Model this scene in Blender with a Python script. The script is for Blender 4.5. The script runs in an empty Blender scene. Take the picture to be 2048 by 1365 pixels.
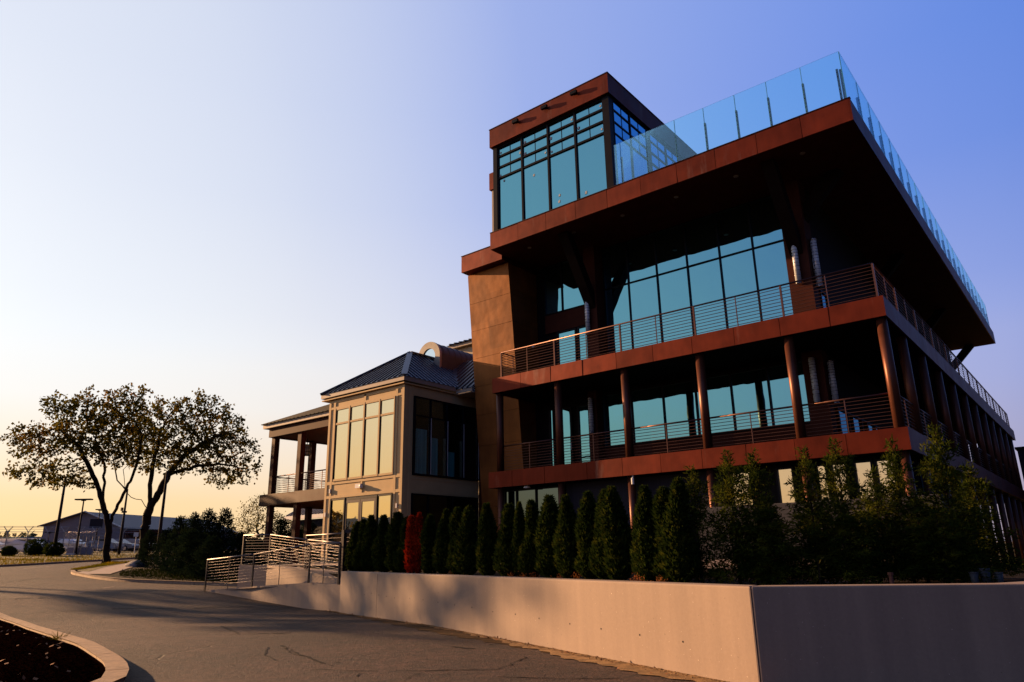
import bpy, bmesh, math, random
import numpy as np
from mathutils import Vector, Matrix
SC = bpy.context.scene
COL = SC.collection
rad = math.radians

# ------------------------------------------------------------------ camera
cam_d = bpy.data.cameras.new('camera')
cam = bpy.data.objects.new('camera', cam_d)
COL.objects.link(cam)
cam_d.sensor_width = 36.0
cam_d.lens = 36.0 * 1432.2 / 2048.0
cam_d.clip_start = 0.1
cam_d.clip_end = 3000.0
YAW, PITCH, ROLL = -0.682774, 0.290825, -0.01721
f = Vector((math.sin(YAW) * math.cos(PITCH), math.cos(YAW) * math.cos(PITCH), math.sin(PITCH)))
r = Vector((math.cos(YAW), -math.sin(YAW), 0.0))
u = r.cross(f)
r2 = math.cos(ROLL) * r + math.sin(ROLL) * u
u2 = -math.sin(ROLL) * r + math.cos(ROLL) * u
cam.matrix_world = Matrix(((r2.x, u2.x, -f.x, 0), (r2.y, u2.y, -f.y, 0), (r2.z, u2.z, -f.z, 0), (0, 0, 0, 1)))
SC.camera = cam

# ------------------------------------------------------------------ sky, sun, exposure
EXPOSURE = 1.5
SUN_AZ, SUN_EL = rad(10.3), rad(14.0)          # azimuth measured from -X towards -Y
sun_dir = Vector((-math.cos(SUN_AZ) * math.cos(SUN_EL), -math.sin(SUN_AZ) * math.cos(SUN_EL), math.sin(SUN_EL)))
world = bpy.data.worlds.new("World")
SC.world = world
world.use_nodes = True
wn, wl = world.node_tree.nodes, world.node_tree.links
wn.clear()
w_out = wn.new('ShaderNodeOutputWorld')
w_bg = wn.new('ShaderNodeBackground')
w_bg.inputs['Strength'].default_value = 0.1
sky = wn.new('ShaderNodeTexSky')
sky.sky_type = 'NISHITA'
sky.sun_disc = False
sky.sun_elevation = SUN_EL
sky.sun_rotation = math.atan2(sun_dir.x, sun_dir.y)
sky.altitude = 0
sky.air_density = 1.0
sky.dust_density = 2.0
sky.ozone_density = 3.0
# evening haze over the physical sky: a function of the angle to the sun and of the height above the horizon
w_tc = wn.new('ShaderNodeTexCoord')
def w_ramp(fac, stops, interp='EASE'):
    n = wn.new('ShaderNodeValToRGB')
    n.color_ramp.interpolation = interp
    while len(n.color_ramp.elements) < len(stops):
        n.color_ramp.elements.new(0.5)
    for e, (p, c) in zip(n.color_ramp.elements, stops):
        e.position = p
        e.color = (*c, 1) if isinstance(c, tuple) else (c, c, c, 1)
    wl.new(fac, n.inputs['Fac'])
    return n.outputs['Color']
def w_mix(fac, a, b):
    n = wn.new('ShaderNodeMix')
    n.data_type = 'RGBA'
    for sck, v in ((n.inputs[0], fac), (n.inputs[6], a), (n.inputs[7], b)):
        if isinstance(v, float): sck.default_value = v
        else: wl.new(v, sck)
    return n.outputs[2]
w_dot = wn.new('ShaderNodeVectorMath'); w_dot.operation = 'DOT_PRODUCT'
w_dot.inputs[1].default_value = sun_dir
wl.new(w_tc.outputs['Generated'], w_dot.inputs[0])
w_half = wn.new('ShaderNodeMath'); w_half.operation = 'MULTIPLY_ADD'
w_half.inputs[1].default_value = 0.5; w_half.inputs[2].default_value = 0.5
wl.new(w_dot.outputs['Value'], w_half.inputs[0])
w_sep = wn.new('ShaderNodeSeparateXYZ')
wl.new(w_tc.outputs['Generated'], w_sep.inputs[0])
SF, SZ = w_half.outputs[0], w_sep.outputs['Z']
upper = w_ramp(SF, [(0.0, (.012, .02, .06)), (.22, (.03, .075, .27)), (.33, (.05, .15, .54)), (.485, (.105, .245, .80)), (.75, (.33, .425, .82)), (.865, (.67, .725, .87)), (.94, (.74, .79, .92)), (1.0, (.92, .94, .97))], 'B_SPLINE')
hazy = w_ramp(SF, [(0.0, (.02, .025, .05)), (.22, (.06, .11, .34)), (.33, (.12, .19, .52)), (.47, (.35, .41, .79)), (.75, (.76, .74, .81)), (.87, (.95, .92, .88)), (.95, (.95, .98, 1.0))], 'B_SPLINE')
warm = w_ramp(SF, [(0.0, (.02, .02, .035)), (.22, (.05, .07, .17)), (.33, (.12, .13, .30)), (.47, (.42, .36, .50)), (.75, (.90, .66, .46)), (.87, (1.0, .68, .33)), (.96, (1.0, .66, .28))], 'B_SPLINE')
w1 = w_ramp(SZ, [(.10, 1.0), (.24, .86), (.31, .52), (.45, .12), (.56, 0.0)], 'LINEAR')
w2 = w_ramp(SZ, [(.03, 1.0), (.07, .9), (.12, .55), (.19, .16), (.27, 0.0)], 'LINEAR')
over = wn.new('ShaderNodeMix'); over.data_type = 'RGBA'; over.blend_type = 'MULTIPLY'; over.inputs[0].default_value = 1.0
wl.new(w_mix(w2, w_mix(w1, upper, hazy), warm), over.inputs[6])
wl.new(w_ramp(SZ, [(.68, 1.0), (.80, .38), (.90, .16), (1.0, .12)], 'LINEAR'), over.inputs[7])
skyc = over.outputs[2]
gain = wn.new('ShaderNodeVectorMath'); gain.operation = 'SCALE'
gain.inputs['Scale'].default_value = 10.0 / 2 ** EXPOSURE
wl.new(skyc, gain.inputs[0])
wl.new(w_mix(0.96, sky.outputs[0], gain.outputs[0]), w_bg.inputs['Color'])
wl.new(w_bg.outputs[0], w_out.inputs['Surface'])

sun_l = bpy.data.lights.new('sun', 'SUN')
sun_l.energy = 5.0
sun_l.angle = rad(0.5)
sun_l.color = (1.0, 0.57, 0.27)
sun_o = bpy.data.objects.new('sun', sun_l)
COL.objects.link(sun_o)
sun_o.location = (-30, -10, 30)
sun_o.rotation_euler = (-sun_dir).to_track_quat('-Z', 'Y').to_euler()

SC.view_settings.view_transform = 'Standard'
SC.view_settings.look = 'None'
SC.view_settings.exposure = EXPOSURE
SC.view_settings.gamma = 1.0
SC.cycles.max_bounces = 8
SC.cycles.transparent_max_bounces = 16
SC.cycles.caustics_reflective = False
SC.cycles.caustics_refractive = False

# ------------------------------------------------------------------ materials
def newmat(name):
    m = bpy.data.materials.new(name)
    m.use_nodes = True
    nt = m.node_tree
    b = nt.nodes['Principled BSDF']
    return m, nt, b
def coords(nt, scale=(1, 1, 1)):
    tc = nt.nodes.new('ShaderNodeTexCoord')
    mp = nt.nodes.new('ShaderNodeMapping')
    mp.inputs['Scale'].default_value = scale
    nt.links.new(tc.outputs['Object'], mp.inputs['Vector'])
    return mp.outputs['Vector']
def noise(nt, vec, scale, detail=4, rough=0.55):
    n = nt.nodes.new('ShaderNodeTexNoise')
    n.inputs['Scale'].default_value = scale
    n.inputs['Detail'].default_value = detail
    n.inputs['Roughness'].default_value = rough
    nt.links.new(vec, n.inputs['Vector'])
    return n.outputs['Fac']
def ramp(nt, fac, stops):
    n = nt.nodes.new('ShaderNodeValToRGB')
    cr = n.color_ramp
    while len(cr.elements) < len(stops):
        cr.elements.new(0.5)
    for e, (p, c) in zip(cr.elements, stops):
        e.position = p
        e.color = (*c, 1) if len(c) == 3 else c
    nt.links.new(fac, n.inputs['Fac'])
    return n.outputs['Color']
def mixc(nt, fac, a, b, mode='MIX'):
    n = nt.nodes.new('ShaderNodeMix')
    n.data_type = 'RGBA'
    n.blend_type = mode
    for s, v in ((n.inputs[0], fac), (n.inputs[6], a), (n.inputs[7], b)):
        if isinstance(v, (int, float)):
            s.default_value = v
        elif isinstance(v, tuple):
            s.default_value = (*v, 1)
        else:
            nt.links.new(v, s)
    return n.outputs[2]
def bump(nt, b, height, strength, dist=0.02):
    n = nt.nodes.new('ShaderNodeBump')
    n.inputs['Strength'].default_value = strength
    n.inputs['Distance'].default_value = dist
    nt.links.new(height, n.inputs['Height'])
    nt.links.new(n.outputs['Normal'], b.inputs['Normal'])

M = {}
def simple(name, col, rough=0.6, metal=0.0, var=0.15, scale=3.0, spec=0.25, bmp=0.0, stretch=(1, 1, 1)):
    m, nt, b = newmat(name)
    v = coords(nt, stretch)
    n = noise(nt, v, scale)
    lo = tuple(c * (1 - var) for c in col)
    hi = tuple(min(1, c * (1 + var)) for c in col)
    nt.links.new(ramp(nt, n, [(0.3, lo), (0.7, hi)]), b.inputs['Base Color'])
    b.inputs['Roughness'].default_value = rough
    b.inputs['Metallic'].default_value = metal
    b.inputs['Specular IOR Level'].default_value = spec
    if bmp:
        bump(nt, b, noise(nt, v, scale * 8, 6), bmp)
    M[name] = m
    return m

def bronze(name, col, rough, metal, stain=0.0, wav=0.0):
    m, nt, b = newmat(name)
    v = coords(nt)
    vs = coords(nt, (1.0, 1.0, 0.18))
    n1 = noise(nt, v, 1.3, 5)
    n2 = noise(nt, vs, 5.0, 5, 0.65)
    c = ramp(nt, n1, [(0.3, tuple(x * 0.68 for x in col)), (0.7, tuple(x * 1.25 for x in col))])
    c = mixc(nt, 0.35, c, ramp(nt, n2, [(0.3, tuple(x * 0.6 for x in col)), (0.75, tuple(min(1, x * 1.3) for x in col))]))
    tc2 = nt.nodes.new('ShaderNodeTexCoord')
    vm = nt.nodes.new('ShaderNodeVectorMath'); vm.operation = 'ADD'; vm.inputs[1].default_value = (4.41, 0.3, 0.0)
    vd = nt.nodes.new('ShaderNodeVectorMath'); vd.operation = 'DIVIDE'; vd.inputs[1].default_value = (1.46, 1.52, 1.27)
    vf = nt.nodes.new('ShaderNodeVectorMath'); vf.operation = 'FLOOR'
    wnz = nt.nodes.new('ShaderNodeTexWhiteNoise'); wnz.noise_dimensions = '3D'
    nt.links.new(tc2.outputs['Object'], vm.inputs[0]); nt.links.new(vm.outputs[0], vd.inputs[0]); nt.links.new(vd.outputs[0], vf.inputs[0]); nt.links.new(vf.outputs[0], wnz.inputs['Vector'])
    c = mixc(nt, 1.0, c, ramp(nt, wnz.outputs['Value'], [(0.0, (0.84, 0.82, 0.82)), (1.0, (1.16, 1.18, 1.2))]), 'MULTIPLY')
    if stain:
        n3 = noise(nt, vs, 1.1, 6, 0.7)
        msk = ramp(nt, n3, [(0.58, (0, 0, 0)), (0.70, (stain,) * 3)])
        c = mixc(nt, msk, c, (0.26, 0.17, 0.13))
    nt.links.new(c, b.inputs['Base Color'])
    b.inputs['Metallic'].default_value = metal
    b.inputs['Specular IOR Level'].default_value = 0.12
    rr = nt.nodes.new('ShaderNodeMapRange')
    rr.inputs['To Min'].default_value = rough - 0.08
    rr.inputs['To Max'].default_value = rough + 0.1
    nt.links.new(n1, rr.inputs['Value'])
    nt.links.new(rr.outputs[0], b.inputs['Roughness'])
    if wav:
        bump(nt, b, noise(nt, v, 0.9, 2), wav, 0.3)
    M[name] = m

bronze('bronze', (0.105, 0.0155, 0.0065), 0.5, 0.75, stain=0.25, wav=0.06)
bronze('copper', (0.20, 0.07, 0.015), 0.5, 0.3, wav=0.10)
bronze('bronze_dark', (0.022, 0.006, 0.005), 0.6, 0.5)
simple('black_metal', (0.007, 0.006, 0.008), 0.45, 0.3, spec=0.06)
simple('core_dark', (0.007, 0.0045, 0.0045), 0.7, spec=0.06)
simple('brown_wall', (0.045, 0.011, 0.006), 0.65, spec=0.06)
simple('soffit', (0.075, 0.020, 0.010), 0.75, scale=2, spec=0.06)
simple('wood_soffit', (0.1364, 0.0465, 0.0155), 0.7, scale=6, stretch=(0.3, 3, 3))
simple('column_metal', (0.085, 0.028, 0.016), 0.42, 0.5, spec=0.2)
simple('rail_metal', (0.10, 0.043, 0.03), 0.38, 0.75)
simple('steel_rail', (0.10, 0.078, 0.072), 0.4, 0.8)
simple('dark_post', (0.03, 0.024, 0.027), 0.45, 0.4, spec=0.06)
simple('beige', (0.45, 0.305, 0.135), 0.75, scale=2, var=0.06)
simple('cream', (0.3844, 0.31, 0.1984), 0.7, var=0.06)
simple('fascia_cream', (0.31, 0.248, 0.1798), 0.65, var=0.06)
simple('roof_edge', (0.012, 0.014, 0.022), 0.7, spec=0.06)
simple('roof_metal', (0.0434, 0.0527, 0.0806), 0.38, 0.55, var=0.1)
simple('dormer_metal', (0.030, 0.028, 0.030), 0.55, 0.0)
simple('dormer_face', (0.20, 0.18, 0.155), 0.5, 0.2)
simple('white_paint', (0.465, 0.4588, 0.4464), 0.5, var=0.05)
simple('pale_plastic', (0.3844, 0.3968, 0.4092), 0.35, 0.0, var=0.25, scale=6)
simple('chrome', (0.341, 0.341, 0.3596), 0.25, 0.9)
simple('sticker', (0.36, 0.38, 0.38), 0.6)
simple('bark', (0.016, 0.011, 0.009), 0.9, var=0.4, scale=12, bmp=0.4, stretch=(1, 1, 0.2), spec=0.06)
simple('kerb_concrete', (0.22, 0.145, 0.09), 0.85, var=0.25, scale=9, bmp=0.25)
simple('path_concrete', (0.25, 0.19, 0.155), 0.85, var=0.15, scale=5, bmp=0.15)
simple('mulch', (0.0035, 0.0011, 0.0007), 0.95, var=0.6, scale=25, bmp=0.8, spec=0.0)
simple('mulch_chip', (0.0045, 0.0013, 0.0007), 0.9, var=0.6, scale=3, spec=0.0)
simple('dry_leaf', (0.186, 0.062, 0.0186), 0.8, var=0.4)
simple('soil', (0.0112, 0.0074, 0.005), 0.95, var=0.4, scale=8, bmp=0.6, spec=0.06)
simple('hangar_wall', (0.13, 0.115, 0.135), 0.6, var=0.06, stretch=(6, 6, 0.1))
simple('hangar_roof', (0.07, 0.068, 0.09), 0.55, var=0.08)
simple('tent_fabric', (0.17, 0.15, 0.17), 0.7, var=0.08)
simple('teal_roof', (0.0248, 0.0992, 0.1488), 0.5)
simple('car_silver', (0.341, 0.3534, 0.3844), 0.3, 0.5, var=0.05)
simple('car_white', (0.20, 0.19, 0.195), 0.3, 0.0, var=0.05)
simple('car_glass', (0.0186, 0.0248, 0.031), 0.1, 0.0)
simple('tyre', (0.0124, 0.0124, 0.0124), 0.8)
simple('shaded_concrete', (0.05, 0.047, 0.048), 0.85, spec=0.1)  # planter wall concrete, tree shade put into the darker colour
simple('tar', (0.010, 0.007, 0.006), 0.8, spec=0.1)
simple('strut', (0.009, 0.004, 0.003), 0.8, spec=0.05)
simple('moss', (0.045, 0.022, 0.006), 0.9, var=0.5, scale=5, spec=0.1)
simple('glass_edge', (0.08, 0.30, 0.36), 0.3)
simple('slate_block', (0.016, 0.015, 0.021), 0.7, stretch=(4, 4, 0.2), spec=0.06)
simple('galvanised', (0.1984, 0.1922, 0.2046), 0.45, 0.7)
simple('pole_metal', (0.014, 0.010, 0.009), 0.9, 0.0)
simple('rust_post', (0.1116, 0.0434, 0.0279), 0.6, 0.3, var=0.35)
simple('boulder', (0.124, 0.1178, 0.124), 0.85, var=0.3, bmp=0.4)
simple('dirt', (0.20, 0.115, 0.045), 0.95, var=0.4, scale=6, bmp=0.5)
simple('curtain', (0.22, 0.52, 0.50), 0.8, stretch=(8, 8, 0.1), var=0.4)
simple('pot_grey', (0.03, 0.033, 0.04), 0.6)

def glass_mirror(name, tint, body, rough=0.015, k=0.85, wav=0.02):
    m, nt, b = newmat(name)
    nt.nodes.remove(b)
    out = nt.nodes['Material Output']
    gl = nt.nodes.new('ShaderNodeBsdfGlossy')
    gl.inputs['Color'].default_value = (*tint, 1)
    gl.inputs['Roughness'].default_value = rough
    df = nt.nodes.new('ShaderNodeBsdfDiffuse')
    df.inputs['Color'].default_value = (*body, 1)
    mx = nt.nodes.new('ShaderNodeMixShader')
    mx.inputs[0].default_value = k
    nt.links.new(df.outputs[0], mx.inputs[1])
    nt.links.new(gl.outputs[0], mx.inputs[2])
    nt.links.new(mx.outputs[0], out.inputs['Surface'])
    v = coords(nt)
    bn = nt.nodes.new('ShaderNodeBump')
    bn.inputs['Strength'].default_value = wav
    bn.inputs['Distance'].default_value = 0.2
    nt.links.new(noise(nt, v, 0.8, 2), bn.inputs['Height'])
    nt.links.new(bn.outputs[0], gl.inputs['Normal'])
    M[name] = m
glass_mirror('teal_glass', (0.16, 0.42, 0.48), (0.01, 0.03, 0.035), wav=0.03)
glass_mirror('warm_glass', (0.86, 0.70, 0.42), (0.05, 0.045, 0.03), wav=0.03)
glass_mirror('blue_reflection_glass', (0.30, 0.78, 1.0), (0.01, 0.03, 0.05), wav=0.012)  # tower side panes: the bluer sky reflection is put into the tint
glass_mirror('dark_glass', (0.10, 0.14, 0.15), (0.006, 0.010, 0.012), wav=0.02)
glass_mirror('round_glass', (0.75, 0.85, 0.88), (0.1, 0.1, 0.1), wav=0.02)

def clear_glass(name, tint, kmax):
    m, nt, b = newmat(name)
    nt.nodes.remove(b)
    out = nt.nodes['Material Output']
    tr = nt.nodes.new('ShaderNodeBsdfTransparent')
    tr.inputs['Color'].default_value = (*tint, 1)
    gl = nt.nodes.new('ShaderNodeBsdfGlossy')
    gl.inputs['Color'].default_value = (0.70, 0.95, 1.0, 1)
    gl.inputs['Roughness'].default_value = 0.02
    lw = nt.nodes.new('ShaderNodeLayerWeight')
    lw.inputs['Blend'].default_value = 0.35
    mr = nt.nodes.new('ShaderNodeMapRange')
    mr.inputs['To Min'].default_value = 0.06
    mr.inputs['To Max'].default_value = kmax
    nt.links.new(lw.outputs['Fresnel'], mr.inputs['Value'])
    mx = nt.nodes.new('ShaderNodeMixShader')
    nt.links.new(mr.outputs[0], mx.inputs[0])
    nt.links.new(tr.outputs[0], mx.inputs[1])
    nt.links.new(gl.outputs[0], mx.inputs[2])
    nt.links.new(mx.outputs[0], out.inputs['Surface'])
    M[name] = m
clear_glass('rail_glass', (0.78, 0.975, 0.99), 0.38)
clear_glass('room_glass', (0.8, 0.9, 0.9), 0.4)

def leaf_mat(name, cols, trans=0.35, scale=1.5):
    m, nt, b = newmat(name)
    nt.nodes.remove(b)
    out = nt.nodes['Material Output']
    v = coords(nt)
    n = noise(nt, v, scale, 3)
    gi = nt.nodes.new('ShaderNodeObjectInfo')
    c = ramp(nt, n, [(0.25, cols[0]), (0.5, cols[1]), (0.75, cols[2])])
    df = nt.nodes.new('ShaderNodeBsdfDiffuse')
    tl = nt.nodes.new('ShaderNodeBsdfTranslucent')
    nt.links.new(c, df.inputs['Color'])
    nt.links.new(c, tl.inputs['Color'])
    mx = nt.nodes.new('ShaderNodeMixShader')
    mx.inputs[0].default_value = trans
    nt.links.new(df.outputs[0], mx.inputs[1])
    nt.links.new(tl.outputs[0], mx.inputs[2])
    nt.links.new(mx.outputs[0], out.inputs['Surface'])
    M[name] = m
leaf_mat('arb_leaf', ((0.007, 0.013, 0.003), (0.017, 0.029, 0.005), (0.07, 0.07, 0.008)), 0.25, 9)
leaf_mat('cedar_leaf', ((0.008, 0.015, 0.003), (0.026, 0.037, 0.005), (0.13, 0.12, 0.010)), 0.3, 3)
leaf_mat('red_leaf', ((0.16, 0.009, 0.004), (0.34, 0.022, 0.005), (0.52, 0.06, 0.009)), 0.3, 4)
leaf_mat('brown_leaf', ((0.10, 0.035, 0.012), (0.18, 0.06, 0.02), (0.24, 0.10, 0.03)), 0.25, 4)
leaf_mat('maple_leaf', ((0.028, 0.029, 0.005), (0.065, 0.055, 0.008), (0.13, 0.062, 0.011)), 0.5, 0.5)
leaf_mat('fir_leaf', ((0.004, 0.009, 0.005), (0.009, 0.017, 0.008), (0.017, 0.022, 0.007)), 0.2, 1.5)
leaf_mat('light_leaf', ((0.05, 0.05, 0.012), (0.09, 0.08, 0.018), (0.14, 0.10, 0.02)), 0.4, 1)
leaf_mat('cover_leaf', ((0.006, 0.010, 0.002), (0.012, 0.017, 0.003), (0.024, 0.024, 0.004)), 0.2, 2)
leaf_mat('grass_blade', ((0.05, 0.05, 0.002), (0.10, 0.08, 0.002), (0.20, 0.11, 0.002)), 0.4, 0.3)

def asphalt():
    m, nt, b = newmat('asphalt')
    v = coords(nt)
    fine = noise(nt, v, 34, 3, 0.8)
    grit = noise(nt, v, 14, 5, 0.7)
    big = noise(nt, v, 0.35, 5, 0.6)
    mid = noise(nt, v, 4.5, 6, 0.75)
    c = ramp(nt, fine, [(0.32, (0.008, 0.004, 0.003)), (0.52, (0.034, 0.0165, 0.0125)), (0.66, (0.064, 0.0325, 0.025)), (0.75, (0.28, 0.18, 0.145))])
    c = mixc(nt, 1.0, c, ramp(nt, big, [(0.32, (0.55, .5, .48)), (0.62, (1.2, 1.15, 1.1))]), 'MULTIPLY')
    c = mixc(nt, 1.0, c, ramp(nt, mid, [(0.36, (0.5, 0.48, 0.46)), (0.5, (1.0, 1.0, 1.0)), (0.66, (1.7, 1.62, 1.55))]), 'MULTIPLY')
    # cracks
    dv = nt.nodes.new('ShaderNodeMix'); dv.data_type = 'VECTOR'
    nn = nt.nodes.new('ShaderNodeTexNoise'); nn.inputs['Scale'].default_value = 1.3; nn.inputs['Detail'].default_value = 6
    nt.links.new(v, nn.inputs['Vector'])
    dv.inputs[0].default_value = 0.35
    nt.links.new(v, dv.inputs[4]); nt.links.new(nn.outputs['Color'], dv.inputs[5])
    vo = nt.nodes.new('ShaderNodeTexVoronoi'); vo.feature = 'DISTANCE_TO_EDGE'; vo.inputs['Scale'].default_value = 0.55
    nt.links.new(dv.outputs[1], vo.inputs['Vector'])
    crk = ramp(nt, vo.outputs['Distance'], [(0.0, (1, 1, 1)), (0.010, (0, 0, 0))])
    patch = ramp(nt, noise(nt, v, 0.25, 3), [(0.50, (0, 0, 0)), (0.60, (1, 1, 1))])
    cm = mixc(nt, 1.0, crk, patch, 'MULTIPLY')
    c = mixc(nt, cm, c, (0.012, 0.010, 0.009))
    nt.links.new(c, b.inputs['Base Color'])
    b.inputs['Roughness'].default_value = 0.8
    b.inputs['Specular IOR Level'].default_value = 0.3
    hm = nt.nodes.new('ShaderNodeMath'); hm.operation = 'ADD'
    nt.links.new(fine, hm.inputs[0]); nt.links.new(grit, hm.inputs[1])
    h2 = nt.nodes.new('ShaderNodeMath'); h2.operation = 'SUBTRACT'
    nt.links.new(hm.outputs[0], h2.inputs[0]); nt.links.new(cm, h2.inputs[1])
    bump(nt, b, h2.outputs[0], 0.9, 0.03)
    M['asphalt'] = m
asphalt()
def concrete():
    m, nt, b = newmat('concrete')
    v = coords(nt)
    vs = coords(nt, (1, 1, 0.06))
    big = noise(nt, v, 0.6, 5)
    st = noise(nt, vs, 2.6, 5, 0.65)
    fine = noise(nt, v, 30, 5, 0.7)
    c = ramp(nt, big, [(0.3, (0.1830, 0.1288, 0.0943)), (0.7, (0.2339, 0.1656, 0.1220))])
    c = mixc(nt, 0.6, c, ramp(nt, st, [(0.3, (0.1525, 0.1081, 0.0828)), (0.7, (0.2440, 0.1748, 0.1289))]))
    c = mixc(nt, 0.2, c, ramp(nt, fine, [(0.3, (0.1424, 0.1012, 0.0736)), (0.7, (0.2644, 0.1932, 0.1427))]))
    sp = noise(nt, v, 42, 2, 0.5)
    c = mixc(nt, ramp(nt, sp, [(0.73, (0, 0, 0)), (0.77, (0.8, 0.8, 0.8))]), c, (0.50, 0.40, 0.32))
    c = mixc(nt, ramp(nt, noise(nt, v, 26, 2, 0.5), [(0.74, (0, 0, 0)), (0.78, (0.7, 0.7, 0.7))]), c, (0.08, 0.06, 0.045))
    nt.links.new(c, b.inputs['Base Color'])
    b.inputs['Roughness'].default_value = 0.85
    bump(nt, b, fine, 0.12, 0.01)
    M['concrete'] = m
concrete()
def lawn_mat():
    m, nt, b = newmat('lawn')
    v = coords(nt)
    n = noise(nt, v, 0.5, 6, 0.7)
    f2 = noise(nt, v, 12, 4, 0.7)
    c = ramp(nt, n, [(0.3, (0.0409, 0.0394, 0.0009)), (0.55, (0.0893, 0.0656, 0.0013)), (0.75, (0.1488, 0.0788, 0.0015))])
    c = mixc(nt, 0.5, c, ramp(nt, f2, [(0.3, (0.0223, 0.0230, 0.0005)), (0.7, (0.1637, 0.1115, 0.0023))]))
    nt.links.new(c, b.inputs['Base Color'])
    b.inputs['Roughness'].default_value = 0.95
    bump(nt, b, f2, 0.8, 0.06)
    M['lawn'] = m
lawn_mat()

# ------------------------------------------------------------------ mesh helpers
class MB:
    def __init__(s):
        s.v = []; s.f = []; s.mi = []
    def add(s, vs, fs, mi=0):
        o = len(s.v)
        s.v += [tuple(p) for p in vs]
        s.f += [tuple(i + o for i in q) for q in fs]
        s.mi += [mi] * len(fs)
        return s
    def box(s, x0, x1, y0, y1, z0, z1, mi=0):
        v = [(x0, y0, z0), (x1, y0, z0), (x1, y1, z0), (x0, y1, z0), (x0, y0, z1), (x1, y0, z1), (x1, y1, z1), (x0, y1, z1)]
        return s.add(v, [(0, 3, 2, 1), (4, 5, 6, 7), (0, 1, 5, 4), (1, 2, 6, 5), (2, 3, 7, 6), (3, 0, 4, 7)], mi)
    def beam(s, p, q, w, h, up=(0, 0, 1), mi=0):
        p, q = Vector(p), Vector(q)
        d = (q - p).normalized()
        a = d.cross(Vector(up))
        if a.length < 1e-4:
            a = d.cross(Vector((1, 0, 0)))
        a.normalize(); b = a.cross(d).normalized()
        a *= w / 2; b *= h / 2
        v = [p - a - b, p + a - b, p + a + b, p - a + b, q - a - b, q + a - b, q + a + b, q - a + b]
        return s.add(v, [(3, 2, 1, 0), (4, 5, 6, 7), (0, 1, 5, 4), (1, 2, 6, 5), (2, 3, 7, 6), (3, 0, 4, 7)], mi)
    def tube(s, p, q, r, n=8, r2=None, cap=True, mi=0):
        p, q = Vector(p), Vector(q)
        r2 = r if r2 is None else r2
        d = (q - p).normalized()
        a = d.cross(Vector((0, 0, 1)))
        if a.length < 1e-3:
            a = Vector((1, 0, 0))
        a.normalize(); b = d.cross(a).normalized()
        v = []
        for c, rr in ((p, r), (q, r2)):
            for i in range(n):
                t = 2 * math.pi * i / n
                v.append(c + a * math.cos(t) * rr + b * math.sin(t) * rr)
        fs = [(i, (i + 1) % n, n + (i + 1) % n, n + i) for i in range(n)]
        if cap:
            fs += [tuple(range(n - 1, -1, -1)), tuple(range(n, 2 * n))]
        return s.add(v, fs, mi)
    def prism(s, poly, h0, h1, mi=0):
        """vertical prism from a 2-D polygon (counter-clockwise)"""
        n = len(poly)
        v = [(x, y, h0) for x, y in poly] + [(x, y, h1) for x, y in poly]
        fs = [(i, (i + 1) % n, n + (i + 1) % n, n + i) for i in range(n)] + [tuple(range(n - 1, -1, -1)), tuple(range(n, 2 * n))]
        return s.add(v, fs, mi)
    def sheet(s, a, b, c, d, t, mi=0):
        """slab of thickness t under the quad a b c d"""
        v = [Vector(p) for p in (a, b, c, d)]
        n = (v[1] - v[0]).cross(v[3] - v[0]).normalized() * t
        w = v + [p - n for p in v]
        return s.add(w, [(0, 1, 2, 3), (7, 6, 5, 4), (0, 4, 5, 1), (1, 5, 6, 2), (2, 6, 7, 3), (3, 7, 4, 0)], mi)
    def build(s, name, mat, parent=None, smooth=False, bevel=0.0):
        mats = mat if isinstance(mat, (list, tuple)) else [mat]
        o3 = Vector((0, 0, 0))
        if parent is not None:
            pr = parent
            while pr is not None:
                o3 += Vector(pr.location); pr = pr.parent
        me = bpy.data.meshes.new(name)
        me.from_pydata([(x - o3.x, y - o3.y, z - o3.z) for x, y, z in s.v], [], s.f)
        for k in mats:
            me.materials.append(M[k])
        if len(mats) > 1:
            me.polygons.foreach_set('material_index', s.mi)
        if smooth:
            me.polygons.foreach_set('use_smooth', [True] * len(me.polygons))
        me.update()
        o = bpy.data.objects.new(name, me)
        COL.objects.link(o)
        if parent is not None:
            o.parent = parent
        if bevel:
            bv = o.modifiers.new('bevel', 'BEVEL')
            bv.width = bevel; bv.segments = 2; bv.limit_method = 'ANGLE'
        return o
def tag(o, label=None, cat=None, group=None, kind=None):
    if label: o['label'] = label
    if cat: o['category'] = cat
    if group: o['group'] = group
    if kind: o['kind'] = kind
    return o
def thing(name, loc, label, cat, group=None, rz=0.0):
    o = bpy.data.objects.new(name, None)
    COL.objects.link(o)
    o.location = loc
    o.rotation_euler = (0, 0, rz)
    o.empty_display_size = 0.2
    return tag(o, label, cat, group)
def copy_tree(root, loc, rz=0.0, sc=(1, 1, 1), label=None, group=None):
    rt = root.copy(); COL.objects.link(rt)
    rt.location = loc; rt.rotation_euler = (0, 0, rz); rt.scale = sc
    if label: rt['label'] = label
    if group: rt['group'] = group
    for ch in list(root.children):
        c = ch.copy(); COL.objects.link(c); c.parent = rt
        for g2 in ch.children:
            d = g2.copy(); COL.objects.link(d); d.parent = c
    return rt

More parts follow.
